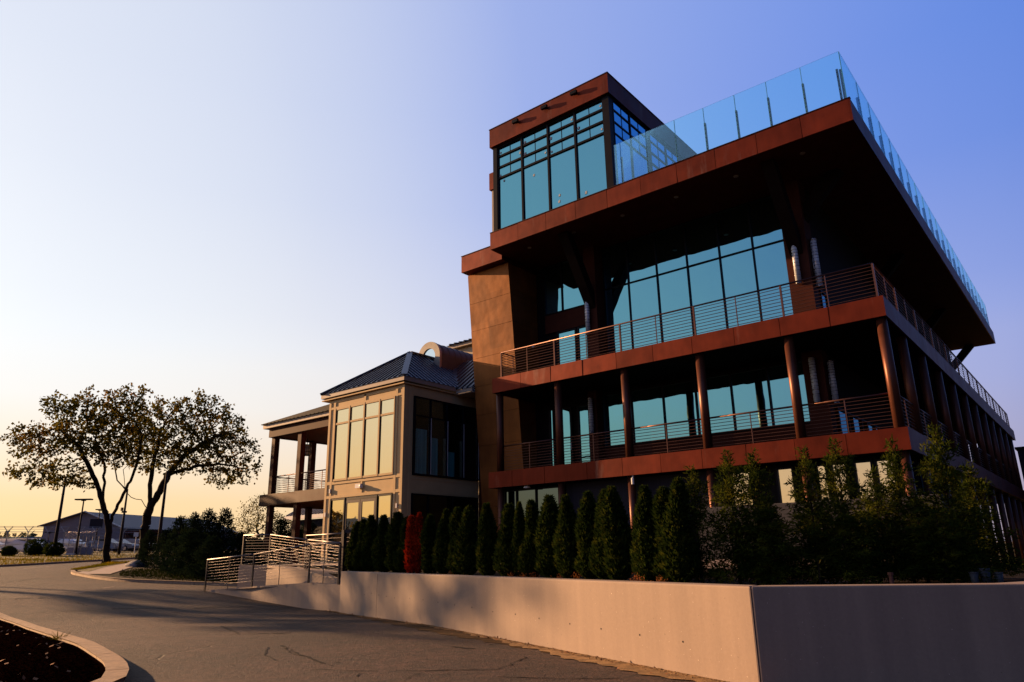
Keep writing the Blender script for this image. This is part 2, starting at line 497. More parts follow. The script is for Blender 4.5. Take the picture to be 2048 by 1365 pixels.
# ------------------------------------------------------------------ terrain
US = [-1e4, 14, 19.5, 23, 26.2, 29.1, 40, 50, 60, 70, 82, 100, 140, 1e4]
ZS = [-1.32, -1.32, -1.43, -1.44, -1.28, -1.06, -.72, -.36, -.02, .38, .80, 1.25, 1.8, 1.8]
UA, UB = -.936, .352
def gz(x, y):
    return float(np.interp(UA * x + UB * y, US, ZS))
def ground_sheet(name, poly, off, mat, skirt=0.0, kind='structure'):
    bm = bmesh.new()
    vs = [bm.verts.new((x, y, 0)) for x, y in poly]
    fc = bm.faces.new(vs)
    fc.normal_update()
    if fc.normal.z < 0:
        fc.normal_flip()
    bmesh.ops.triangulate(bm, faces=[fc])
    nrm = Vector((UA, UB, 0))
    for uu in US[1:-1]:
        p = nrm * (uu / nrm.length_squared)
        bmesh.ops.bisect_plane(bm, geom=bm.verts[:] + bm.edges[:] + bm.faces[:], plane_co=p, plane_no=nrm)
    for v in bm.verts:
        v.co.z = gz(v.co.x, v.co.y) + off
    if skirt:
        be = [e for e in bm.edges if e.is_boundary]
        ret = bmesh.ops.extrude_edge_only(bm, edges=be)
        for v in [g for g in ret['geom'] if isinstance(g, bmesh.types.BMVert)]:
            v.co.z -= skirt
    me = bpy.data.meshes.new(name)
    bm.to_mesh(me); bm.free()
    me.materials.append(M[mat])
    o = bpy.data.objects.new(name, me)
    COL.objects.link(o)
    if kind: o['kind'] = kind
    return o
def kerb(name, pts, w, h, mat, seg=1.0, gap=0.012, closed=False, sink=0.15):
    """kerb stones along a polyline, inside edge to the left of the run"""
    mb = MB()
    # resample
    P = [Vector((x, y)) for x, y in pts]
    L = [0]
    for a, b in zip(P, P[1:]): L.append(L[-1] + (b - a).length)
    def at(s):
        s = max(0, min(L[-1], s))
        for i in range(len(P) - 1):
            if s <= L[i + 1] + 1e-9:
                t = (s - L[i]) / max(1e-9, L[i + 1] - L[i])
                return P[i].lerp(P[i + 1], t)
        return P[-1]
    def nrm(s):
        d = (at(s + 0.15) - at(s - 0.15)).normalized()
        return Vector((-d.y, d.x))
    n = max(1, int(L[-1] / seg)); st = L[-1] / n
    for i in range(n):
        s0, s1 = i * st + gap, (i + 1) * st - gap
        sub = 3
        ring = []
        for k in range(sub + 1):
            s = s0 + (s1 - s0) * k / sub
            p, m = at(s), nrm(s)
            q = p + m * w
            z = gz(p.x, p.y)
            c = min(0.025, h * 0.3)
            p2 = p + m * c; q2 = q - m * c
            ring.append([(p.x, p.y, z - sink), (p.x, p.y, z + h - c), (p2.x, p2.y, z + h), (q2.x, q2.y, z + h), (q.x, q.y, z + h - c), (q.x, q.y, z - sink)])
        o = len(mb.v)
        for rg in ring: mb.v += rg
        for k in range(sub):
            for j in range(5):
                a = o + k * 6 + j
                mb.f.append((a, a + 1, a + 7, a + 6)); mb.mi.append(0)
        mb.f.append(tuple(o + j for j in range(5, -1, -1))); mb.mi.append(0)
        mb.f.append(tuple(o + sub * 6 + j for j in range(6))); mb.mi.append(0)
    o = mb.build(name, mat)
    o['kind'] = 'structure'
    return o
def smooth_poly(pts, it=2):
    for _ in range(it):
        q = [pts[0]]
        for a, b in zip(pts, pts[1:]):
            q += [(a[0] * .75 + b[0] * .25, a[1] * .75 + b[1] * .25), (a[0] * .25 + b[0] * .75, a[1] * .25 + b[1] * .75)]
        q.append(pts[-1]); pts = q
    return pts

rnd = random.Random(7)

# ================================================================== SETTING
ground_sheet('ground', [(-900, -500), (700, -500), (700, 900), (-900, 900)], 0.0, 'lawn')
lawn_edge = smooth_poly([(-44, -40), (-49, 0), (-53.3, 15.6), (-55.0, 18.1), (-57.2, 21.1), (-58.1, 23.3), (-60.5, 26.4), (-64, 33), (-66, 60)], 2)
road_poly = lawn_edge + [(-50, 60), (-20, 40), (30, 60), (40, -40)]
ground_sheet('road', road_poly, 0.012, 'asphalt')
kerb('kerb', lawn_edge, 0.16, 0.13, 'kerb_concrete', seg=2.5)

# island with the path, the lawn strip and the planted bed
island_kerb = smooth_poly([(-57, 27.5), (-52.5, 22.0), (-47.0, 17.9), (-44.0, 16.2), (-41.6, 15.3), (-39.6, 15.0), (-37.0, 14.6), (-34.0, 14.4), (-32.0, 14.75), (-28.9, 15.55), (-26.2, 16.3)], 2)
isl = island_kerb[::-1]
ground_sheet('planting_soil', island_kerb + [(-24, 24), (-40, 40), (-57, 40)], 0.10, 'soil')
kerb('kerb', isl, -0.16, 0.14, 'kerb_concrete', seg=1.6)
ground_sheet('path', [(-39.2, 15.15), (-38.4, 15.9), (-43.6, 19.0), (-48.6, 22.3), (-58, 33), (-60, 32), (-52.3, 22.4), (-46.0, 18.3), (-42.3, 16.2), (-41.0, 15.4)], 0.125, 'path_concrete')
ground_sheet('verge', [(-42.2, 15.9), (-41.4, 16.1), (-45.7, 18.6), (-51.8, 22.7), (-59, 32), (-60, 31), (-53, 22.7), (-47.2, 18.15), (-44.2, 16.45)], 0.135, 'lawn')

# mulch bed at the lower left
bk = [(-27, 7.3), (-23.34, 7.01), (-21.74, 6.87), (-19.61, 6.51), (-17.56, 6.11), (-15.30, 5.65), (-13.56, 5.29), (-12.55, 5.10), (-11.73, 4.89), (-10.76, 4.65), (-10.13, 4.48), (-9.58, 4.29), (-9.18, 4.13), (-8.78, 3.95), (-8.33, 3.68), (-8.0, 3.2), (-8.0, 2.3), (-8.6, 1.2)]
bks = smooth_poly(bk, 1)
kerb('kerb', bks, -0.19, 0.14, 'kerb_concrete', seg=1.7)
ground_sheet('mulch_bed', bks + [(-13, -3), (-30, 0)], 0.085, 'mulch')

# chips of bark, one object nobody could count
mb = MB()
inner = [Vector((x, y)) for x, y in bks]
for k in range(8500):
    i = rnd.randrange(len(inner) - 1)
    p = inner[i].lerp(inner[i + 1], rnd.random())
    d = (inner[i + 1] - inner[i]).normalized()
    p = p + Vector((d.y, -d.x)) * (0.27 + 2.2 * rnd.random() ** 1.3)
    a, L, W = rnd.uniform(0, 6.28), rnd.uniform(.012, .034), rnd.uniform(.006, .013)
    z = gz(p.x, p.y) + 0.09 + rnd.uniform(0, .015)
    q = Vector((math.cos(a) * L, math.sin(a) * L))
    mb.beam((p.x, p.y, z), (p.x + q.x, p.y + q.y, z + rnd.uniform(-.004, .02)), W, W * .6)
tag(mb.build('bark_chips', 'mulch_chip'), 'dark reddish bark chips covering the kerbed bed', 'bark chips', kind='stuff')
def leafq(mb, p, d, up, L, W, mi=0):
    """one small leaf: a pointed diamond bent a little"""
    d = d.normalized(); s = d.cross(up)
    if s.length < 1e-3: s = d.cross(Vector((1, 0, 0)))
    s = s.normalized() * (W / 2)
    o = len(mb.v)
    a = p; b = p + d * (L * .45) + s; c = p + d * L; e = p + d * (L * .45) - s
    mb.v += [tuple(a), tuple(b), tuple(c), tuple(e)]
    mb.f.append((o, o + 1, o + 2, o + 3)); mb.mi.append(mi)
def rv(rn):
    while True:
        v = Vector((rn.uniform(-1, 1), rn.uniform(-1, 1), rn.uniform(-1, 1)))
        if .05 < v.length < 1: return v.normalized()
mb = MB()
for k in range(170):
    i = rnd.randrange(len(inner) - 1)
    p = inner[i].lerp(inner[i + 1], rnd.random())
    d = (inner[i + 1] - inner[i]).normalized()
    p = p + Vector((d.y, -d.x)) * rnd.uniform(0.3, 2.2)
    leafq(mb, Vector((p.x, p.y, gz(p.x, p.y) + .115)), Vector((rnd.uniform(-1, 1), rnd.uniform(-1, 1), .25)), Vector((0, 0, 1)), rnd.uniform(.05, .1), rnd.uniform(.03, .06))
tag(mb.build('fallen_leaves', 'dry_leaf'), 'dry orange leaves scattered on the bark bed', 'fallen leaves', kind='stuff')
mb = MB()
gp = Vector((-14.3, 5.22, 0)); gp.z = gz(gp.x, gp.y) + .09
for k in range(46):
    a = rnd.uniform(0, 6.28); l = rnd.uniform(.12, .3)
    leafq(mb, gp + Vector((rnd.uniform(-.05, .05), rnd.uniform(-.05, .05), 0)), Vector((math.cos(a), math.sin(a), rnd.uniform(.25, .9))), Vector((0, 0, 1)), l, .014)
tag(mb.build('grass_tuft', 'grass_blade'), 'dry yellow grass tuft growing at the kerb of the bark bed', 'grass')

# pale white dashes on the asphalt
for (x, y, a, L, w) in ((-51.0, 17.0, 2.3, 3.2, .10), (-28.6, 10.9, 2.2, .55, .14), (-30.4, 12.6, 2.2, .7, .08)):
    mb = MB(); d = Vector((math.cos(a), math.sin(a), 0)) * L / 2; n = Vector((-d.y, d.x, 0)).normalized() * w / 2
    mb.add([(x + k.x, y + k.y, gz(x + k.x, y + k.y) + .02) for k in (-d - n, d - n, d + n, -d + n)], [(0, 1, 2, 3)])
    tag(mb.build('road_marking', 'path_concrete'), kind='structure')

# ------------------------------------------------------------------ retaining wall, dirt, raised planting bed
WC = Vector((-3.054, 7.57)); WL = Vector((-16.985, 13.156)); WR = Vector((-.80, 8.815)); WR2 = Vector((0.2, 11.2))
wd = (WL - WC).normalized(); wn_ = Vector((-wd.y, wd.x))
if wn_.y < 0: wn_ = -wn_
wd2 = (WR - WC).normalized(); wn2 = Vector((-wd2.y, wd2.x))
T = .26
def inset_corner():
    # intersection of the two back lines
    a = WC + wn_ * T; b = WC + wn2 * T
    A = Matrix(((wd.x, -wd2.x), (wd.y, -wd2.y)))
    st = A.inverted() @ (b - a)
    return a + wd * st[0]
IC = inset_corner()
rw = thing('retaining_wall', (WC.x, WC.y, -1.5), 'low grey concrete retaining wall with a sharp corner in front of the hedge', 'wall')
HT = -.345
MLJ = WL
mb = MB()
mb.prism([tuple(WL), tuple(WC), tuple(IC), tuple(WL + wn_ * T)], -1.6, HT)
mb.build('wall_section', 'concrete', rw, bevel=.02)
mb = MB()
b2 = WR + wn2 * T - wd2 * .0
g3 = .004
mb.prism([tuple(WC + wd2 * g3), tuple(WR), tuple(WR2), tuple(WR2 + Vector((-.3, .1))), tuple(b2 - wd2 * .2), tuple(IC + wd2 * g3)], -1.6, HT - .001)
mb.build('wall_section', 'concrete', rw, bevel=.02)
# tie holes and scuffs
mb = MB()
def on_wall(s, z, off=.002):
    p = WC + wd * s - wn_ * off
    return (p.x, p.y, z)
for k in range(12):
    s = 1.1 + k * .78 + rnd.uniform(-.05, .05)
    z = -.97 + .012 * k + rnd.uniform(-.012, .012)
    c = Vector(on_wall(s, z, 0))
    mb.tube(c, c - Vector((wn_.x, wn_.y, 0)) * .003, .011, 8)
for k in range(5):
    c = Vector(on_wall(10.6 + .55 * k, -.86 + rnd.uniform(-.03, .03), 0))
    mb.tube(c, c - Vector((wn_.x, wn_.y, 0)) * .003, .013, 8)
mb.build('tie_holes', 'black_metal', rw)
mb = MB()
for s_ in (11.85,):
    a = WC + wd * s_
    mb.beam((a.x, a.y, -1.55), (a.x, a.y, HT - .035), .008, .004, up=(wn_.x, wn_.y, 0))
mb.build('joint', 'soil', rw)
# dirt and pale footing along the wall foot
mb = MB(); n = 150
pts = []
for k in range(n + 1):
    s = -.4 + 16.5 * k / n
    w = .10 + .32 * max(0, 1 - abs(s - 2.2) / 4.5) + .04 * math.sin(k * 1.7) + .05 * math.sin(k * .43 + 1) + rnd.uniform(-.015, .015)
    a = WC + wd * s - wn_ * .0; b = a - wn_ * max(.04, w)
    pts.append((a, b))
for (a, b), (c, d) in zip(pts, pts[1:]):
    mb.add([(p.x, p.y, gz(p.x, p.y) + .022) for p in (a, c, d, b)], [(3, 2, 1, 0)])
tag(mb.build('dirt_strip', 'dirt'), kind='structure')
mb = MB()
for k in range(1500):
    s = rnd.uniform(-.3, 16.5); o = abs(rnd.gauss(0, .07))
    p = WC + wd * s - wn_ * (.01 + o)
    sz = rnd.uniform(.006, .02)
    z = gz(p.x, p.y) + .02
    v = Vector((p.x, p.y, z)); a = rv(rnd) * sz; a.z = abs(a.z) * .3
    mb.beam(v - a * .5, v + a * .5 + Vector((0, 0, .004)), sz * rnd.uniform(.4, 1), sz * rnd.uniform(.3, .8))
tag(mb.build('gravel', 'dirt'), 'loose gravel and dirt along the foot of the concrete wall', 'gravel', kind='stuff')
mb = MB()
for k in range(260):
    s = rnd.uniform(1, 19); o = abs(rnd.gauss(0, .14))
    p = WC + wd * s - wn_ * (.02 + o)
    leafq(mb, Vector((p.x, p.y, gz(p.x, p.y) + .025)), Vector((rnd.uniform(-1, 1), rnd.uniform(-1, 1), rnd.uniform(0, .4))), Vector((0, 0, 1)), rnd.uniform(.03, .07), rnd.uniform(.015, .04))
tag(mb.build('leaf_litter', 'dry_leaf'), 'small brown leaf litter along the foot of the concrete wall', 'leaf litter', kind='stuff')

# the planted ground behind the wall
mb = MB()
poly = [tuple(WC + wn_ * .1 + wd * .1), tuple(IC + wd2 * .05), tuple(WR + wn2 * .1 - wd2 * .1), (-.15, 11), (-1.0, 14), (-1.2, 19.9), (-27, 19.9), (-27, 17.5), (-21.5, 15.6), (-18.4, 14.3), tuple(WL + wn_ * .12)]
mb.prism(poly, -1.5, -.44)
tag(mb.build('planting_bed', 'soil'), kind='structure')
mb = MB().prism([(-27.2, 19.95), (-4.2, 19.95), (-4.2, 22.2), (-27.2, 25)], -1.5, -.2)
tag(mb.build('pavement', 'path_concrete'), kind='structure')
mb = MB().prism([(-1.6, 30), (12, 30), (12, 52), (-1.6, 52)], -1.5, -.62)
tag(mb.build('rear_terrace', 'path_concrete'), kind='structure')

# ------------------------------------------------------------------ entrance ramp, its concrete walls and steel railings
P0, P1, K, Rr = (-25.9, 14.05), (-22.84, 14.05), (-19.24, 13.72), (-17.02, 13.20)
rampw = thing('ramp_wall', (-20.4, 14.5, -1.4), 'sloping concrete side wall of the entrance ramp under the front railing', 'wall')
mb = MB()
tops = [(P0, -1.03), (P1, -.85), (K, -.69), (Rr, -.70)]
for (a, za), (b, zb) in zip(tops, tops[1:]):
    d = (Vector(b) - Vector(a)).normalized(); n = Vector((-d.y, d.x))
    if n.y < 0: n = -n
    n *= .2
    A, B = Vector(a), Vector(b)
    v = [(A.x, A.y, -1.6), (B.x, B.y, -1.6), (B.x + n.x, B.y + n.y, -1.6), (A.x + n.x, A.y + n.y, -1.6), (A.x, A.y, za), (B.x, B.y, zb), (B.x + n.x, B.y + n.y, zb), (A.x + n.x, A.y + n.y, za)]
    mb.add(v, [(0, 3, 2, 1), (4, 5, 6, 7), (0, 1, 5, 4), (1, 2, 6, 5), (2, 3, 7, 6), (3, 0, 4, 7)])
mb.build('wall_section', 'concrete', rampw)
iw = thing('ramp_wall', (-23, 15, -1.4), 'inner concrete ramp wall seen through the front railing bars', 'wall')
mb = MB()
for a, za, b, zb in (((-24.95, 14.75), -.17, (-23.5, 14.98), -.19), ((-23.5, 14.98), -.19, (-20.5, 14.55), -.36), ((-20.5, 14.55), -.36, (-17.9, 13.75), -.60)):
    d = (Vector(b) - Vector(a)).normalized(); n = Vector((-d.y, d.x))
    if n.y < 0: n = -n
    n *= .22
    A, B = Vector(a), Vector(b)
    v = [(A.x, A.y, -1.6), (B.x, B.y, -1.6), (B.x + n.x, B.y + n.y, -1.6), (A.x + n.x, A.y + n.y, -1.6), (A.x, A.y, za), (B.x, B.y, zb), (B.x + n.x, B.y + n.y, zb), (A.x + n.x, A.y + n.y, za)]
    mb.add(v, [(0, 3, 2, 1), (4, 5, 6, 7), (0, 1, 5, 4), (1, 2, 6, 5), (2, 3, 7, 6), (3, 0, 4, 7)])
mb.build('wall_section', 'concrete', iw)
mb = MB()
mb.add([(-25.9, 14.1, -1.05), (-19.3, 13.8, -.74), (-20.4, 14.5, -.74), (-25.0, 14.8, -1.0)], [(0, 1, 2, 3)])
mb.add([(-19.3, 13.8, -.74), (-17.0, 13.3, -.74), (-17.8, 13.8, -.74), (-20.4, 14.5, -.74)], [(0, 1, 2, 3)])
mb.add([(-17.9, 13.95, -.66), (-17.6, 15.0, -.66), (-20.5, 15.8, -.40), (-20.5, 14.75, -.40)], [(0, 1, 2, 3)])
mb.add([(-20.5, 14.75, -.40), (-20.5, 15.8, -.40), (-24.9, 16.4, -.22), (-24.9, 15.0, -.22)], [(0, 1, 2, 3)])
mb.add([(-27, 16.4, -.22), (-20.6, 16.0, -.22), (-20.6, 19.96, -.19), (-27, 19.96, -.19)], [(0, 1, 2, 3)])
tag(mb.build('ramp', 'path_concrete'), kind='structure')

def railing(root, pts, post_r, nbars, mat, pmat, mids=0, foot=.09, rr=.024, br=.0062):
    """pts: (x, y, z_top, z_foot) per main post; handrail and bars run straight between them"""
    hr = MB(); bars = MB()
    for a, b in zip(pts, pts[1:]):
        hr.tube(a[:3], b[:3], rr, 8)
        for k in range(nbars):
            t = (k + 1) / (nbars + 1)
            za = a[2] - (a[2] - a[3] - foot) * t * 1.0
            zb = b[2] - (b[2] - b[3] - foot) * t * 1.0
            bars.tube((a[0], a[1], za), (b[0], b[1], zb), br, 6, cap=False)
    hr.build('handrail', mat, root, smooth=True)
    bars.build('bars', mat, root, smooth=True)
    for i, a in enumerate(pts):
        p = MB().box(a[0] - post_r, a[0] + post_r, a[1] - post_r * .6, a[1] + post_r * .6, a[3], a[2] - .02)
        p.build('post', pmat, root)
        if i < len(pts) - 1:
            b = pts[i + 1]
            for k in range(mids):
                t = (k + 1) / (mids + 1)
                x, y, zt, zb = [a[j] + (b[j] - a[j]) * t for j in range(4)]
                MB().tube((x, y, zb), (x, y, zt), .012, 6).build('post', mat, root)
r1 = thing('ramp_railing', (-21, 14.3, -1), 'front steel ramp railing with horizontal bars climbing to a level end beside the hedge', 'railing')
railing(r1, [(-25.75, 13.97, .03, -1.05), (-22.7, 13.95, .18, -.86), (-19.08, 13.60, .425, -.69), (-17.1, 13.18, .41, -.70)], .03, 9, 'steel_rail', 'dark_post', mids=1)
r2_ = thing('ramp_railing', (-22, 15, -.5), 'rear steel ramp railing sloping down to the right behind the front railing', 'railing')
railing(r2_, [(-25.0, 14.88, .87, -.16), (-23.45, 15.0, .85, -.18), (-20.65, 14.62, .60, -.37), (-17.95, 13.85, .44, -.58)], .03, 9, 'steel_rail', 'dark_post', mids=0)
r3_ = thing('ramp_railing', (-21.3, 16, -.3), 'short level steel railing at the landing next to the glass doors', 'railing')
railing(r3_, [(-21.62, 15.22, .77, -.32), (-19.1, 15.1, .78, -.4), (-18.2, 14.9, .78, -.42)], .03, 7, 'steel_rail', 'dark_post')
pg = thing('gate_post', (-18.54, 14.42, -.5), 'dark square gate post with a short top bar at the end of the hedge', 'post')
MB().box(-18.60, -18.48, 14.36, 14.48, -.75, .84).build('post', 'dark_post', pg)
MB().beam((-18.5, 14.42, .80), (-17.55, 14.85, .80), .06, .10).build('rail', 'dark_post', pg)

# cracks and tar seams in the asphalt
def crack(name, pts, w, jit, mat='black_metal'):
    mb = MB(); P = [Vector(p) for p in pts]; prev = None
    for a, b in zip(P, P[1:]):
        n = max(2, int((b - a).length / .12))
        d = (b - a).normalized(); nn = Vector((-d.y, d.x))
        for k in range(n):
            p = a.lerp(b, k / n) + nn * rnd.gauss(0, jit)
            ww = w * rnd.uniform(.25, 1.0)
            cur = (p + nn * ww / 2, p - nn * ww / 2)
            if prev and rnd.random() > .06:
                mb.add([(q.x, q.y, gz(q.x, q.y) + .017) for q in (prev[0], prev[1], cur[1], cur[0])], [(0, 1, 2, 3)])
            prev = cur
    tag(mb.build(name, mat), kind='structure')
for pts, w in (
    (((-36.88, 10.89), (-37.89, 11.96), (-39.56, 13.24)), 0.1),
    (((-31.02, 9.66), (-31.18, 10.41), (-31.28, 11.27)), 0.07),
    (((-27.59, 8.59), (-27.60, 9.04), (-27.07, 9.41)), 0.22),
    (((-24.02, 7.44), (-23.67, 8.55), (-23.39, 9.29), (-22.97, 10.09)), 0.05),
    (((-23.34, 9.83), (-22.84, 10.62), (-22.02, 11.19)), 0.13),
    (((-21.78, 11.52), (-21.33, 12.39), (-20.83, 13.17)), 0.16),
    (((-21.33, 10.68), (-19.52, 10.68), (-16.19, 9.73)), 0.05),
    (((-14.39, 5.94), (-14.17, 6.66), (-13.86, 7.33), (-13.35, 7.80)), 0.03),
    (((-15.47, 8.89), (-14.24, 8.38), (-12.85, 7.75)), 0.04),
    (((-13.14, 7.68), (-12.80, 8.08), (-12.27, 8.60)), 0.06),
    (((-25.72, 9.71), (-24.48, 9.63)), 0.05),
    (((-15.68, 8.97), (-13.90, 8.21)), 0.04),
    (((-12.90, 8.01), (-12.63, 8.27), (-12.00, 8.28)), 0.06),
    (((-10.62, 7.13), (-9.89, 6.84), (-9.27, 6.57), (-8.56, 6.35), (-7.93, 6.11)), 0.05),
    (((-10.25, 6.93), (-9.42, 6.57), (-9.06, 6.52)), 0.035),
    (((-8.00, 5.83), (-7.36, 6.15), (-6.76, 6.54), (-6.20, 7.07)), 0.03),
    (((-6.50, 6.02), (-6.65, 6.37), (-6.71, 6.62)), 0.025),
    (((-8.30, 6.43), (-8.17, 6.50)), 0.05),
    (((-10.63, 6.90), (-9.86, 6.38), (-9.06, 6.03), (-8.97, 6.08)), 0.03),
    (((-7.29, 6.00), (-7.00, 5.70)), 0.02),
    (((-6.74, 6.53), (-6.40, 6.81), (-6.08, 7.10), (-6.31, 7.70), (-6.51, 8.29)), 0.03),
    (((-5.74, 6.70), (-5.48, 6.81), (-4.95, 7.01), (-4.45, 7.41)), 0.035),
    (((-8.13, 8.42), (-7.82, 8.41), (-7.48, 8.39)), 0.1),
    (((-6.36, 6.52), (-6.30, 6.55)), 0.05),
    (((-7.83, 8.92), (-7.79, 9.01)), 0.08),
    ):
    crack('road_crack', pts, w * 1.15, max(.02, w * .45), 'tar')

# damp brown stain between the road and the wall
mb = MB(); n = 90; prev = None
for k in range(n + 1):
    q = 2.6 + 10.5 * k / n
    w = (.16 + .34 * math.sin(math.pi * k / n)) * rnd.uniform(.85, 1.1) + .05 * math.sin(k * .9)
    a = WC + wd * q; b = a - wn_ * w
    if prev: mb.add([(p.x, p.y, gz(p.x, p.y) + .018) for p in (prev[0], a, b, prev[1])], [(3, 2, 1, 0)])
    prev = (a, b)
tag(mb.build('dirt_strip', 'moss'), kind='structure')

# ================================================================== BRONZE BUILDING
XL, XR, YF, YB = -18.6, -3.86, 21.5, 54.4
Z2B, Z2T, Z3B, Z3T, ZRB, ZRT = 2.53, 3.14, 6.30, 6.90, 12.62, 13.39
G3, G2, G1 = 24.65, 24.35, 22.10
B = thing('modern_building', (-11.2, 21.5, -1.4), 'four storey bronze clad building with a glass tower, wide balconies and a deep overhanging roof', 'building')

def fascia(parent, x0, x1, ya, z0, z1, joints, yb=None, side=True):
    """front panels with open joints, then side panels towards the back"""
    mb = MB(); g = .008
    xs = [x0] + [j for j in joints if x0 + .2 < j < x1 - .2] + [x1]
    for a, b in zip(xs, xs[1:]):
        t = rnd.uniform(-.006, .006); t2 = rnd.uniform(-.004, .004)
        y = ya
        lo, hi = a + (g if a > x0 else 0), b - (g if b < x1 else 0)
        v = [(lo, y + t, z0), (hi, y + t2, z0), (hi, y + .06, z0), (lo, y + .06, z0), (lo, y + t - t2, z1), (hi, y - t, z1), (hi, y + .06, z1), (lo, y + .06, z1)]
        mb.add(v, [(0, 3, 2, 1), (4, 5, 6, 7), (0, 1, 5, 4), (1, 2, 6, 5), (2, 3, 7, 6), (3, 0, 4, 7)])
    if side:
        y = ya + .066
        while y < yb - .05:
            y2 = min(yb, y + 1.52)
            mb.box(x1 - .055, x1, y, y2 - .014, z0, z1)
            mb.box(x0, x0 + .055, y, y2 - .014, z0, z1)
            y = y2
    return mb.build('fascia', 'bronze', parent)
J = [-15.61 + 1.46 * k for k in range(-2, 9)]
# roof slab
roof = MB().box(XL + .058, XR - .058, YF + .062, YB - .01, ZRB + .03, ZRT - .03).build('roof', 'core_dark', B)
fascia(roof, XL, XR, YF, ZRB, ZRT, J, YB)
MB().box(XL - .015, XR + .015, YF - .02, YF + .1, ZRT + .002, ZRT + .03).build('edge_trim', 'bronze_dark', roof)
MB().box(XL + .06, XR - .06, YF + .065, YB - .02, ZRB + .002, ZRB + .028).build('soffit', 'soffit', roof)
mb = MB()
for x in (-17.2, -14.9, -12.6, -10.3, -8.0, -5.7):
    mb.tube((x, 22.45, ZRB - .012), (x, 22.45, ZRB + .01), .09, 14)
mb.build('downlights', 'pale_plastic', roof)
# upper balcony slab
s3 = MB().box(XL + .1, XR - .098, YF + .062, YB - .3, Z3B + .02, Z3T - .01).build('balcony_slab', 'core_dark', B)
fascia(s3, XL + .04, XR - .04, YF, Z3B, Z3T, [j - .02 for j in J], YB - .3)
# lower balcony slab
s2 = MB().box(XL - .13, XR - .06, YF + .062, YB - .3, Z2B + .02, Z2T - .01).build('balcony_slab', 'core_dark', B)
fascia(s2, XL - .19, XR, YF, Z2B, Z2T, [-17.6, -16.05, -14.17, -12.72, -11.26, -9.80, -8.35, -6.88, -5.45], YB - .3)

# columns, two storeys, front row then side row
CX = [-18.40, -15.50, -12.56, -9.68, -6.74, -4.10]
CY = [24.25, 27.1, 30.0, 32.9, 35.8, 38.6, 41.4, 44.2, 47.0, 49.8, 52.6]
def column(x, y, z0, z1, rr=.145):
    mb = MB()
    mb.tube((x, y, z0), (x, y, z1), rr, 28)
    o = mb.build('column', 'column_metal', B, smooth=True)
    m = o.data
    for p in m.polygons:
        if len(p.vertices) > 4: p.use_smooth = False
for x in CX:
    column(x, 21.78, Z2T + .001, Z3B - .001)
    column(x, 21.78, -.4, Z2B - .001, .13)
for y in CY:
    column(-4.10, y, Z2T + .001, Z3B - .001)
    column(-4.10, y, -1.45, Z2B - .001, .13)

# storeys behind the balconies
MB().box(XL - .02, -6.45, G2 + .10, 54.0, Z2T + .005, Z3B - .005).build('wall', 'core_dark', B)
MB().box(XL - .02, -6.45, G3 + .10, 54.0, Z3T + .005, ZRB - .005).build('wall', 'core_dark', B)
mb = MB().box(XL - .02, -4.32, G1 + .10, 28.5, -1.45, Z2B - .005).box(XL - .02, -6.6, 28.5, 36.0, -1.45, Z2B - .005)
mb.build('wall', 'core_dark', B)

def window(parent, axis, c, us, zs, mat, fw=.05, fd=.10, fmat='black_metal', skip=(), outer=.06, name='window'):
    """curtain glazing: bars at every u in us and z in zs, one pane in each cell.
    axis 'x': runs along X on plane y=c facing -Y; axis 'y': runs along Y on plane x=c facing +X"""
    fr = MB()
    def bx(mb, u0, u1, d0, d1, z0, z1):
        if axis == 'x': mb.box(u0, u1, c + d0, c + d1, z0, z1)
        else: mb.box(c - d1, c - d0, u0, u1, z0, z1)
    # verticals full height, horizontals between them
    for i, uu in enumerate(us):
        w = outer if i in (0, len(us) - 1) else fw
        bx(fr, uu - w / 2, uu + w / 2, -fd * .6, .04, zs[0] - fw / 2, zs[-1] + fw / 2)
    for i in range(len(us) - 1):
        for z in zs:
            bx(fr, us[i] + fw / 2 + .004, us[i + 1] - fw / 2 - .004, -fd * .5, .035, z - fw / 2, z + fw / 2)
    w = fr.build(name, fmat, parent)
    for i in range(len(us) - 1):
        for k in range(len(zs) - 1):
            if (i, k) in skip: continue
            p = MB()
            t = rnd.uniform(-.006, .006); t2 = rnd.uniform(-.004, .004)
            u0, u1, z0, z1 = us[i] + .01, us[i + 1] - .01, zs[k] + .01, zs[k + 1] - .01
            if axis == 'x':
                v = [(u0, c + t, z0), (u1, c - t, z0), (u1, c - t + t2, z1), (u0, c + t + t2, z1)]
                v += [(a, b + .02, d) for a, b, d in v]
            else:
                v = [(c - t, u0, z0), (c + t, u1, z0), (c + t + t2, u1, z1), (c - t + t2, u0, z1)]
                v += [(a - .02, b, d) for a, b, d in v]
            p.add(v, [(0, 1, 2, 3), (7, 6, 5, 4), (0, 4, 5, 1), (1, 5, 6, 2), (2, 6, 7, 3), (3, 7, 4, 0)])
            p.build('pane', mat, w)
    return w
MX = [-14.90, -13.75, -12.43, -11.10, -9.76, -8.47, -7.20]
window(B, 'x', G3, MX, [6.93, 10.73, 12.58], 'teal_glass')
